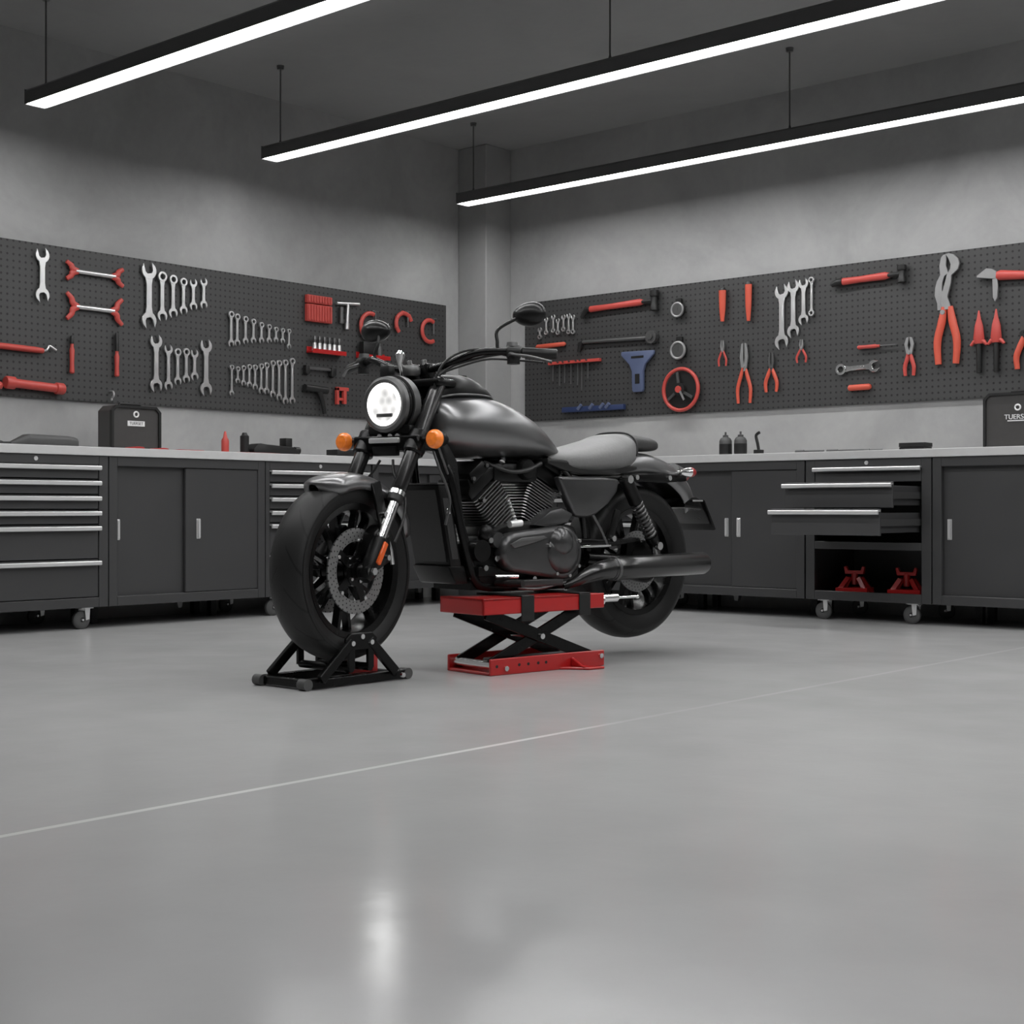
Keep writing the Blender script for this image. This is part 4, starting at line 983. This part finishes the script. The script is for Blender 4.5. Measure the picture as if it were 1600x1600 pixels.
# -- radiator
def rx(z): return 1.03 + (z - .39) * .205
rd = MB().prism([(rx(.71) + .055, .71), (rx(.71), .71), (rx(.40), .40), (rx(.40) + .055, .40)], -.108, .108)
ra = P(rd, 'radiator', 'engine', bevel=.006)
P(MB().prism([(rx(.69) + .056, .69), (rx(.42) + .056, .42), (rx(.42) + .06, .42), (rx(.69) + .06, .69)], -.09, .09), 'radiator_core', 'grille', ra, smooth=False)
P(MB().prism([(rx(.66) + .044, .66), (rx(.66) + .012, .66), (rx(.43) + .012, .43), (rx(.43) + .044, .43)], .106, .110), 'side_grille', 'grille', ra, smooth=False)
P(MB().beam((rx(.712) + .03, -.108, .714), (rx(.712) + .03, .112, .714), .06, .006), 'top_trim', 'dsteel', ra, smooth=False)
P(MB().prism([(rx(.39) + .07, .405), (rx(.39) - .01, .405), (1.0, .335), (1.06, .335)], -.11, .11), 'lower_scoop', 'engine', bevel=.008)
P(MB().box(rx(.6) + .02, rx(.6) + .04, .109, .114, .60, .62), 'radiator_bolt', 'chrome', bevel=.003)

# -- engine
eng = P(MB().prism([(1.0, .36), (1.01, .46), (.96, .52), (.80, .565), (.60, .575), (.44, .55), (.40, .46), (.42, .34), (.60, .305), (.90, .305)], -.125, .125), 'engine', 'engine', bevel=.014)
EX = [(-.005, 1)]
def cylinder(bx, bz, tx, tz, fwd):
    b0 = Vector((bx, 0, bz)); t0 = Vector((tx, 0, tz)); d = (t0 - b0); L = d.length; d.normalize(); u = Vector((d.z, 0, -d.x))
    c = MB().tube([b0, t0], .055, 20)
    n = 15
    for i in range(n):
        p = b0 + d * (L * (.06 + .90 * i / (n - 1))); k = .058 + .022 * min(1, i / (n * .45))
        vs = []
        for q in (-.0022, .0022):
            for a, y in ((-k, -.085), (-k * .86, -.095), (k * .86, -.095), (k, -.085), (k, .085), (k * .86, .095), (-k * .86, .095), (-k, .085)):
                vs.append(p + u * a + d * q + Vector((0, y, 0)))
        c.add(vs, [tuple(range(8)), tuple(range(15, 7, -1))] + [(j, 8 + j, 8 + (j + 1) % 8, (j + 1) % 8) for j in range(8)])
    P(c, 'cylinder', 'fin', eng, smooth=False)
    h = MB(); p = t0 + d * .005
    def q(a, b_): v = p + u * a + d * b_; return (v.x, v.z)
    h.prism([q(-.085, 0), q(.085, 0), q(.085, .03), q(.06, .05), q(.055, .075), q(-.05, .08), q(-.06, .05), q(-.085, .035)], -.09, .09)
    P(h, 'cylinder_head', 'engine', eng, bevel=.006)
    P(MB().prism([q(-.052, .05), q(.05, .05), q(.046, .098), q(-.044, .098)], -.075, .105), 'rocker_cover', 'engine', eng, bevel=.008)
    for a in (-.045, .04):
        v = p + u * a + d * .07; P(MB().cyl(v + Vector((0, .10, 0)), v + Vector((0, .112, 0)), .008, n=10), 'head_bolt', 'dsteel', eng)
    v = p + u * (.06 if fwd else -.06) + d * (-.02)
    P(MB().cyl(v + Vector((0, .095, 0)), v + Vector((0, .125, 0)), .009, n=10), 'spark_plug', 'chrome', eng)
cylinder(.765, .535, .895, .70, True)
cylinder(.655, .555, .575, .72, False)
# primary cover: hull of two circles
def hull2(c0, r0, c1, r1, n=22):
    pts = []
    for k in range(n + 1): a = rad(85 + 190 * k / n); pts.append((c1[0] + r1 * math.cos(a), c1[1] + r1 * math.sin(a)))
    for k in range(n + 1): a = rad(-85 + 170 * k / n); pts.append((c0[0] + r0 * math.cos(a), c0[1] + r0 * math.sin(a)))
    return pts
pc = P(MB().prism(hull2((.815, .452), .078, (.565, .445), .108), .12, .188), 'primary_cover', 'cover', eng, bevel=.022, seg=4)
P(MB().lathe([(0, .022), (.05, .020), (.075, .012), (.088, -.004), (.090, -.02)], (.565, .445, 0) if False else (.57, .19, .448), 'y', 36, False), 'clutch_cover', 'cover', eng)
P(MB().lathe([(0, .035), (.03, .032), (.052, .018), (.060, -.004)], (.585, .19, .487), 'y', 30, False), 'clutch_dome', 'cover', eng)
P(MB().prism([(.86, .485), (.80, .508), (.68, .515), (.66, .505), (.74, .487), (.84, .468)], .186, .194), 'cover_badge', 'dsteel', eng, bevel=.004)
for a in (150, 215, 255, 300, 20):
    P(MB().cyl((.565 + .093 * math.cos(rad(a)), .185, .445 + .093 * math.sin(rad(a))), (.565 + .093 * math.cos(rad(a)), .197, .445 + .093 * math.sin(rad(a))), .007, n=10), 'cover_bolt', 'chrome', eng)
P(MB().prism([(.70, .555), (.62, .545), (.50, .56), (.47, .60), (.54, .625), (.60, .615)], .06, .15), 'gearbox_cover', 'cover', eng, bevel=.012)
P(MB().tube([(.78, .165, .565), (.84, .165, .56)], .014, 14), 'oil_fitting', 'alu', eng)
P(MB().cyl((.965, .02, .46), (.965, .15, .46), .042, n=24), 'oil_filter', 'engine', eng)
P(MB().cyl((.89, .125, .50), (.89, .158, .50), .030, n=20), 'stator_plug', 'cover', eng)
P(MB().ball((.93, .13, .525), (.035, .025, .035), 16, 10), 'horn', 'engine', eng)
P(MB().box(.88, .98, .09, .145, .36, .40), 'bracket', 'engine', eng, bevel=.006)
P(MB().box(.56, .78, .12, .18, .315, .345), 'oil_pan_rail', 'cover', eng, bevel=.006)
for (x, z) in ((.955, .395), (.90, .43), (.86, .41), (.93, .50), (.70, .345), (.62, .36)): P(MB().cyl((x, .14, z), (x, .16, z), .011, n=12), 'case_bolt', 'chrome', eng)
P(MB().tube([(.92, .17, .362), (.82, .19, .36)], .0075, 10), 'shift_rod', 'chrome', eng)
P(MB().tube(sphere_curve([(.80, .17, .315), (.70, .175, .308), (.56, .17, .325), (.50, .165, .33)], 4), .006, 8), 'oil_line', 'dsteel', eng)
P(MB().tube([(.88, .13, .335), (.86, .215, .335), (.85, .25, .335)], [.012, .016, .015], 12), 'foot_peg', 'black')
P(MB().box(.62, .86, .0, .10, .72, .80), 'air_box', 'engine', eng, bevel=.02)
P(MB().lathe([(0, .0), (.036, -.004), (.042, -.014), (.042, -.04)], (.70, .13, .775), 'y', 28, False), 'air_filter_cover', 'engine', eng)
P(MB().tube(sphere_curve([(.88, .06, .80), (.80, .12, .765), (.72, .13, .77), (.62, .11, .80)], 5), .009, 8), 'spark_cable', 'black', eng)
P(MB().tube(sphere_curve([(.52, .10, .80), (.47, .125, .74), (.41, .13, .62), (.39, .13, .50)], 5), .009, 8), 'wiring_hose', 'black', eng)
P(MB().cyl((.80, .085, .815), (.82, .10, .80), .012, n=12), 'tank_bolt', 'chrome')
P(MB().tube(sphere_curve([(.95, -.05, .66), (1.03, -.06, .60), (1.02, -.08, .42), (.95, -.10, .345), (.70, -.13, .328), (.52, -.14, .345)], 6), .022, 14), 'exhaust_header', 'exh')
# exhaust on the visible side
P(MB().tube(sphere_curve([(.545, .165, .312), (.51, .185, .326), (.46, .20, .348), (.40, .215, .368), (.33, .22, .377)], 6), lerpcurve([0] * 5, [.014, .018, .028, .038, .043], 6), 20), 'exhaust_pipe', 'exh')
mu = P(MB().tube([(.335, .22, .376), (.33, .22, .376), (.20, .222, .379), (-.235, .225, .386), (-.245, .225, .386), (-.245, .225, .386), (-.20, .225, .385)], [.043, .046, .0485, .048, .044, .036, .034], 28, caps=False), 'muffler', 'exh')
P(MB().tube([(.325, .22, .376), (.31, .22, .376)], [.049, .049], 28), 'muffler_clamp', 'dsteel', mu)
P(MB().beam((.02, .19, .42), (-.02, .15, .47), .012, .04, (1, 0, 0)), 'muffler_bracket', 'frame', mu, bevel=.003)

# -- side cover, swingarm, shocks, belt
sc = P(MB().prism([(.562, .748), (.30, .752), (.205, .742), (.218, .69), (.27, .64), (.345, .596), (.40, .583), (.468, .588), (.515, .66)], .11, .155), 'side_cover', 'cover', bevel=.014, seg=3)
P(MB().box(.23, .55, .142, .158, .735, .742), 'cover_edge', 'dsteel', sc, bevel=.003)
for s in (1, -1):
    P(MB().tube(sphere_curve([(.37, .115 * s, .42), (.20, .125 * s, .405), (.02, .128 * s, .395), (-.05, .128 * s, .395)], 4), [.026] * 13, 12), 'swingarm', 'frame')
    y = .148 * s; a = Vector((.165, y, .742)); b_ = Vector((-.02, y, .462)); d = (b_ - a)
    sh = P(MB().tube([a - d * .02, a + d * .34, a + d * .36], [.030, .030, .022], 18), 'shock_absorber', 'engine')
    P(MB().cyl(a + d * .3, b_, .012, n=14), 'damper_rod', 'dsteel', sh)
    n = 9 * 14; u = d.normalized(); e = Vector((u.z, 0, -u.x)); g = Vector((0, 1, 0)); L0 = d * .36; hp = []
    for i in range(n + 1):
        t = i / n; th = 2 * PI * 9 * t; hp.append(a + d * (.36 + .50 * t) + (e * math.cos(th) + g * math.sin(th)) * .024)
    P(MB().tube(hp, .0055, 7), 'spring', 'dsteel', sh)
    P(MB().tube([a + d * .86, a + d * .90, b_ + d * .02], [.028, .028, .02], 18), 'spring_seat', 'engine', sh)
    for q in (a, b_): P(MB().cyl(q + Vector((0, -.02 * s, 0)), q + Vector((0, .03 * s, 0)), .017, n=16), 'shock_bolt', 'chrome', sh)
    P(MB().cyl((0, s * .10, .395), (0, s * .155, .395), .016, n=6), 'axle_nut', 'chrome')
bl = MB(); pts = []
for k in range(19): a_ = rad(-90 - 180 * k / 18); pts.append((.09 * math.cos(a_), .395 + .09 * math.sin(a_)))
pts2 = [(.40 + .05 * math.cos(rad(90 - 180 * k / 12)), .44 + .05 * math.sin(rad(90 - 180 * k / 12))) for k in range(13)]
ring = pts + pts2
vs = []; n = len(ring)
cx, cz = .2, .42
for y in (.085, .108):
    for kk in (1.0, .94): vs += [(cx + (x - cx) * (1 if kk == 1 else .985), y, cz + (z - cz) * kk) for x, z in ring]
fs = []
for k in range(n):
    q = (k + 1) % n
    fs += [(k, q, n + q, n + k), (2 * n + k, 3 * n + k, 3 * n + q, 2 * n + q), (k, 2 * n + k, 2 * n + q, q), (n + k, n + q, 3 * n + q, 3 * n + k)]
bl.add(vs, fs); P(bl, 'drive_belt', 'black')
P(MB().cyl((0, .088, .395), (0, .104, .395), .084, n=36), 'belt_pulley', 'engine')
P(MB().box(.26, .45, .150, .156, .462, .472), 'belt_guard_trim', 'chrome', bevel=.002)
P(MB().prism([(.46, .475), (.24, .465), (.10, .48), (.10, .50), (.24, .49), (.46, .50)], .085, .15), 'belt_guard', 'frame', bevel=.004)
P(MB().tube([(.36, .14, .60), (.31, .145, .53), (.275, .145, .47)], [.008, .007, .008], 10), 'brake_rod', 'dsteel')
P(MB().prism([(.24, .49), (.275, .50), (.225, .62), (.19, .61)], .135, .15), 'passenger_peg_bracket', 'engine', bevel=.005)
P(MB().cyl((.25, .148, .497), (.25, .165, .497), .012, n=12), 'peg_bolt', 'chrome')
cal = P(MB().prism([(.02, .50), (.10, .48), (.11, .42), (.05, .40), (.0, .44)], .05, .10), 'rear_caliper', 'engine', bevel=.008)
# headlamp beam source
sp = bpy.data.lights.new('headlamp_bulb', 'SPOT'); sp.energy = HLP; sp.spot_size = rad(110); sp.spot_blend = .8; sp.shadow_soft_size = .03
so = bpy.data.objects.new('headlamp_bulb', sp); COL.objects.link(so); so.parent = hl
so.matrix_local = ST @ Matrix.Translation((1.335, 0, 1.005)) @ Matrix.Rotation(rad(-90), 4, 'Y') @ Matrix.Rotation(0, 4, 'X')
# ------------------------------------------------------------------ things on the worktops
WT = .939
def text(body, size, m, parent, name, loc, rot, ext=.001, align='CENTER'):
    cu = bpy.data.curves.new(name, 'FONT'); cu.body = body; cu.size = size; cu.extrude = ext; cu.align_x = align; cu.align_y = 'CENTER'
    tmp = bpy.data.objects.new(name + '_tmp', cu); COL.objects.link(tmp)
    dg = bpy.context.evaluated_depsgraph_get(); me = bpy.data.meshes.new_from_object(tmp.evaluated_get(dg))
    bpy.data.objects.remove(tmp)
    o = bpy.data.objects.new(name, me); COL.objects.link(o); me.materials.clear(); me.materials.append(m)
    o.parent = parent; o.location = loc; o.rotation_euler = rot
    return o
def toolbox(loc, rz, w, d, h, label, plate):
    """front face on y=0, depth towards +y"""
    t = thing('toolbox', label, 'toolbox', loc, rz)
    c = .03
    prof = [(-w / 2, 0), (w / 2, 0), (w / 2, h - c), (w / 2 - c, h), (-w / 2 + c, h), (-w / 2, h - c)]
    MB().prism(prof, .012, d).build('shell', M['toolbox'], t, bevel=.006, smooth=False)
    f = MB(); e = .014
    inn = [(-w / 2 + e, e * .5), (w / 2 - e, e * .5), (w / 2 - e, h - c - e * .4), (w / 2 - c - e * .4, h - e), (-w / 2 + c + e * .4, h - e), (-w / 2 + e, h - c - e * .4)]
    n = 6
    vs = [(a, -.004, b) for a, b in prof] + [(a, -.004, b) for a, b in inn] + [(a, .014, b) for a, b in prof] + [(a, .014, b) for a, b in inn]
    fs = []
    for k in range(n):
        q = (k + 1) % n
        fs += [(k, q, n + q, n + k), (2 * n + k, 3 * n + k, 3 * n + q, 2 * n + q), (k, 2 * n + k, 2 * n + q, q), (n + k, n + q, 3 * n + q, 3 * n + k)]
    f.add(vs, fs).build('front_frame', M['black'], t, smooth=False)
    MB().prism(inn, .006, .012).build('front_panel', M['toolbox'], t, smooth=False)
    x = plate[0]
    MB().torus((x, .003, plate[1] + .05), 'y', .014, .0045, 24, 8).build('emblem', M['white'], t)
    if plate[3]:
        MB().box(x - plate[2] / 2, x + plate[2] / 2, .002, .006, plate[1] - .014, plate[1] + .014).build('name_plate', M['white'], t, smooth=False)
        text('TUERSET', .022, M['black'], t, 'lettering', (x, .0015, plate[1]), (PI / 2, 0, 0), .0005)
    else:
        text('TUERSET', .036, M['white'], t, 'lettering', (x, .003, plate[1]), (PI / 2, 0, 0), .002)
        MB().box(x - .055, x + .055, .003, .006, plate[1] - .022, plate[1] - .016).build('underline', M['white'], t, smooth=False)
    hd = MB().tube([(-w * .22, d * .5, h - .004), (-w * .2, d * .5, h + .012), (w * .2, d * .5, h + .012), (w * .22, d * .5, h - .004)], .008, 8)
    hd.build('carry_handle', M['black'], t)
    return t
M['toolbox'] = mat('toolbox_plastic', (.045, .043, .042), .45, 0, .12, 30, .05)
toolbox((-6.69, 4.582, WT), LEFT, .315, .13, .238, 'black toolbox with white name plate on the left worktop', (.0, .142, .108, True))
toolbox((-2.985, 7.45, WT), BACK, .37, .22, .292, 'black toolbox with white lettering at the right edge on the right worktop', (.0, .162, .1, False))

def on_left(u, d=.17): return (FX - d, u, WT)
def on_back(u, d=.17): return (u, FY + d, WT)
b = MB(); b.loft([[(x, y, z) for y, z in ((-hw, 0), (hw, 0), (hw, hh * .7), (hw * .7, hh), (-hw * .7, hh), (-hw, hh * .7))] for x, hw, hh in ((-.18, .012, .018), (-.165, .02, .026), (-.10, .045, .055), (-.09, .05, .06), (.13, .05, .057), (.17, .046, .052), (.19, .04, .046))])
t = thing('polisher', 'dark grey tapered power tool lying on the left worktop beside the toolbox', 'power tool', on_left(4.02), LEFT)
b.build('body', M['dsteelmatte'], t, bevel=.004)
MB().cyl((-.175, 0, .012), (-.235, 0, .010), .008, n=12).build('spindle', M['black'], t)
tag(place(MB().tube([(-.06, 0, .012), (-.05, 0, .012), (.05, 0, .012), (.06, 0, .012)], [.006, .012, .012, .009], 12).build('socket_adapter', M['black']), on_left(3.74), LEFT), 'black tool end lying at the left photo edge of the worktop', 'tool')
tag(place(MB().box(-.085, .085, -.05, .05, 0, .008).build('rubber_pad', M['black'], bevel=.002, seg=1), on_left(4.315), LEFT), 'thin black pad between the power tool and the toolbox', 'pad')
for (u, w_, h_, lb) in ((4.50, .05, .013, 'small red rag in front of the left toolbox'), (4.655, .05, .010, 'small red strip in front of the right half of the left toolbox')):
    tag(place(MB().prism([(-w_, 0), (w_, 0), (w_ * .8, h_ * .8), (w_ * .2, h_), (-w_ * .7, h_ * .7)], -.03, .03).build('rag', M['darkred'], bevel=.002), on_left(u, .06), LEFT), lb, 'rag')
tag(place(MB().box(-.085, .085, -.03, .03, 0, .007).build('file', M['darkred'], bevel=.002, seg=1), on_left(4.88, .1), LEFT), 'flat red tool lying on the worktop right of the toolbox', 'tool')
t = thing('glue_bottle', 'red bottle with pointed nozzle standing on the left worktop', 'bottle', on_left(5.185), LEFT)
MB().lathe([(0, 0), (.021, 0), (.022, .004), (.022, .07), (.018, .082)], (0, 0, 0), 'z', 20, False).build('bottle', M['red'], t)
MB().lathe([(.018, .08), (.012, .09), (.006, .122), (.003, .125), (0, .125)], (0, 0, 0), 'z', 16, False).build('nozzle', M['red'], t)
tag(place(MB().box(-.16, .16, -.045, .045, 0, .008).build('tray', M['darkred'], bevel=.003), on_left(5.40), LEFT), 'flat red tray under the black vice on the left worktop', 'tray')
t = thing('drill_vice', 'low black machine vice on the left worktop near the red bottle', 'vice', (FX - .17, 5.51, WT + .008), LEFT)
MB().prism([(-.15, 0), (.19, 0), (.19, .018), (.15, .04), (-.05, .05), (-.10, .055), (-.12, .05), (-.15, .02)], -.045, .045).build('base', M['black'], t, bevel=.004)
MB().lathe([(0, 0), (.026, 0), (.026, .095), (.018, .10), (.012, .115), (0, .115)], (-.185, 0, 0), 'z', 18, False).build('post', M['black'], t)
MB().box(.10, .15, -.03, .03, .03, .093).build('jaw', M['black'], t, bevel=.003)
MB().cyl((.19, 0, .022), (.225, 0, .022), .022, n=16).build('screw_knob', M['black'], t)
tag(place(MB().box(-.10, .10, -.05, .05, 0, .045).box(-.09, .09, -.052, -.05, .008, .036).build('parts_box', M['black'], bevel=.004), on_left(6.10), LEFT), 'flat dark box on the left worktop behind the amber turn signal', 'box')

def spray(u, label):
    t = thing('oil_bottle', label, 'bottle', on_back(u), BACK, 'pair of dark bottles')
    MB().lathe([(0, 0), (.036, 0), (.038, .005), (.038, .088), (.03, .104), (.016, .112)], (0, 0, 0), 'z', 24, False).build('bottle', M['dsteelmatte'], t)
    MB().lathe([(.0385, .012), (.0388, .012), (.0388, .07), (.0385, .07)], (0, 0, 0), 'z', 24).build('label_band', M['black'], t)
    MB().lathe([(.017, .108), (.017, .122), (.006, .126), (.006, .142), (0, .142)], (0, 0, 0), 'z', 16, False).build('cap', M['dsteel'], t)
spray(-4.76, 'dark bottle, left of the pair on the right worktop behind the motorcycle')
spray(-4.655, 'dark bottle, right of the pair on the right worktop beside the small clamp')
t = thing('hold_down_clamp', 'small dark upright clamp right of the two bottles', 'clamp', on_back(-4.53), BACK)
MB().box(-.024, .024, -.02, .02, 0, .03).build('base', M['black'], t, bevel=.002, seg=1)
MB().tube(sphere_curve([(0, 0, .03), (-.008, 0, .07), (-.018, 0, .11), (-.008, 0, .125), (.006, 0, .132)], 4), .009, 10).build('lever', M['black'], t)
for (a, c, r_, lb) in ((-4.23, -4.05, .009, 'short dark rod lying on the right worktop above the drawer cabinet'), (-4.03, -3.80, .008, 'long thin dark rod lying beside the short one on the right worktop'), (-3.80, -3.69, .006, 'thin dark bit lying between the long rod and the flat box')):
    h = (c - a) / 2
    tag(place(MB().tube([(-h, 0, r_), (-h * .4, 0, r_), (-h * .38, 0, r_), (h, 0, r_)], [r_, r_, r_ * .6, r_ * .6], 10).build('punch', M['dsteel']), on_back((a + c) / 2, .08), BACK), lb, 'tool')
tag(place(MB().box(-.072, .072, -.05, .05, 0, .016).box(-.074, .074, -.052, .052, .017, .04).build('flat_box', M['black'], bevel=.002, seg=1), on_back(-3.53, .15), BACK), 'flat dark box on the right worktop left of the toolbox', 'box')

# ------------------------------------------------------------------ scissor jack under the motorcycle
JL = .585; JD = .262
t = thing('scissor_jack', 'red scissor lift jack under the motorcycle engine', 'jack', (-3.578, 3.986, 0), rad(81.5))
b = MB()
b.box(0, JL, 0, .012, 0, .062); b.box(0, JL, JD - .012, JD, 0, .062); b.box(0, JL, .012, JD - .012, 0, .012)
b.box(JL - .012, JL, .012, JD - .012, .012, .05)
b.prism([(.34, 0), (.38, -.03), (.42, -.085), (.50, -.09), (.505, -.07), (.47, -.04), (.48, 0)], 0, .010, 'xy')
b.prism([(0, .010), (0, .045), (-.075, .010)], .405, .417, 'yz')
b.build('base', M['jackred'], t, bevel=.003, seg=1, smooth=False)
b = MB()
for x in (.03, .14, .185, .235, .275): b.cyl((x, -.0012, .034), (x, .002, .034), .006, n=10)
b.build('adjusting_hole', M['black'], t)['kind'] = 'stuff'
for x, z in ((.075, .024), (.565, .04)): MB().cyl((x, -.006, z), (x, .0, z), .010, n=12).build('bolt', M['chrome'], t)
P0, P1 = -.035, .50
b = MB(); zt0, zt1 = .226, .287
b.box(P0, P1, 0, JD, zt1 - .012, zt1); b.box(P0, P1, 0, .010, zt0, zt1); b.box(P0, P1, JD - .01, JD, zt0, zt1); b.box(P0, P0 + .01, 0, JD, zt0, zt1)
b.build('platform', M['jackred'], t, bevel=.003, seg=1, smooth=False)
b = MB(); b.box(.50, .585, .0, .012, zt0 + .003, zt1); b.box(.50, .585, JD - .012, JD, zt0 + .003, zt1); b.box(.50, .585, .012, JD - .012, zt1 - .014, zt1 - .002); b.box(.573, .585, .012, JD - .012, zt0 + .003, zt1 - .014)
b.build('end_block', M['jackred'], t, bevel=.003, seg=1, smooth=False)
for x0, x1, zl in ((.148, .212, .195), (.445, .505, .205)):
    MB().box(x0, x1, -.006, JD + .006, zt1 + .0005, zt1 + .006).box(x0, x1, -.006, -.0005, zl, zt1 + .001).box(x0, x1, JD + .0005, JD + .006, zl, zt1 + .001).build('strap', M['black'], t, bevel=.002, seg=1, smooth=False)
for y in (.028, JD - .05):
    b = MB().beam((.0, y, .23), (.555, y, .03), .012, .046, (0, 0, 1)); b.build('scissor_arm', M['frame'], t, bevel=.002, seg=1, smooth=False)
    b = MB().beam((.03, y + .014, .035), (.49, y + .014, .23), .012, .046, (0, 0, 1)); b.build('scissor_arm', M['frame'], t, bevel=.002, seg=1, smooth=False)
MB().cyl((.27, .012, .132), (.27, JD - .02, .132), .011, n=14).build('pivot_pin', M['chrome'], t)
MB().cyl((.03, .014, .036), (.03, JD - .014, .036), .016, n=16).build('roller', M['chrome'], t)
MB().cyl((.06, .11, .05), (.56, .11, .05), .008, n=12).build('lead_screw', M['dsteel'], t)
MB().cyl((.583, .03, .264), (.68, .03, .264), .017, n=16).cyl((.568, .03, .256), (.60, .03, .256), .021, n=12).build('drive_socket', M['chrome'], t)
MB().cyl((.675, .03, .263), (.80, .03, .263), .0055, n=10).ball((.80, .03, .263), .009, 10, 6).build('drive_rod', M['chrome'], t)

# ------------------------------------------------------------------ front wheel stand
t = thing('wheel_chock', 'low black wheel stand holding up the front tyre', 'wheel stand', (-3.757, 3.255, 0), LEFT)
SL, SW = .48, .27
b = MB(); r_ = .032
for y in (.016, SW - .016): b.box(0, SL, y - .016, y + .016, .004, .036)
for x in (.016, SL - .06): b.box(x - .016, x + .016, .016, SW - .016, .006, .034)
b.build('base_frame', M['frame'], t, bevel=.004, smooth=False)
for x, y in ((.0, .016), (.0, SW - .016), (SL, .016), (SL, SW - .016)):
    MB().cyl((x, y - .02, .02), (x, y + .02, .02), .02, n=16).build('foot_cap', M['rubber'], t)
for y in (-.016, SW - .016):
    for x0, x1 in ((.045, .19), (.40, .27)):
        MB().beam((x0, y, .034), (x1, y, .158), .022, .034, (1, 0, 0)).build('upright', M['frame'], t, bevel=.003, seg=1, smooth=False)
    MB().prism([(.165, .125), (.295, .125), (.305, .165), (.28, .185), (.18, .185), (.155, .165)], y - .007, y + .007).build('side_plate', M['frame'], t, bevel=.003, seg=1, smooth=False)
for x in (.185, .275):
    MB().cyl((x, -.018, .062), (x, SW - .02, .062), .014, n=14).build('cradle_bar', M['frame'], t)
    for y in (-.016, SW - .016):
        MB().beam((x, y, .06), (x, y, .14), .012, .026, (1, 0, 0)).build('cradle_link', M['frame'], t, smooth=False)
for x, z in ((.185, .15), (.275, .15), (.23, .172), (.43, .02)):
    MB().cyl((x, -.029, z), (x, -.018, z), .009, n=12).build('bolt', M['chrome'], t)
MB().box(.345, .372, .045, .075, .034, .095).box(.25, .372, .05, .07, .034, .047).build('lock_lever', M['jackred'], t, bevel=.002, seg=1, smooth=False)
EXPO = 0
# ------------------------------------------------------------------ camera, light, world
cam_d = bpy.data.cameras.new('camera'); cam = bpy.data.objects.new('camera', cam_d); COL.objects.link(cam)
cam.location = (0, 0, .62); cam.rotation_euler = (PI / 2, 0, rad(41.0655))
cam_d.sensor_width = 36; cam_d.lens = 36 * 2264 / 1600; cam_d.shift_y = -.0032; cam_d.clip_start = .05
SC.camera = cam
w = bpy.data.worlds.new('world'); SC.world = w; w.use_nodes = True
w.node_tree.nodes['Background'].inputs['Color'].default_value = (.02, .02, .02, 1)
SC.view_settings.view_transform = 'Standard'; SC.view_settings.look = 'None'
SC.view_settings.gamma = 1; SC.view_settings.exposure = EXPO; SC.view_settings.use_curve_mapping = False
SC.cycles.use_denoising = True
SC.cycles.max_bounces = 8; SC.cycles.diffuse_bounces = 5; SC.cycles.sample_clamp_indirect = 6
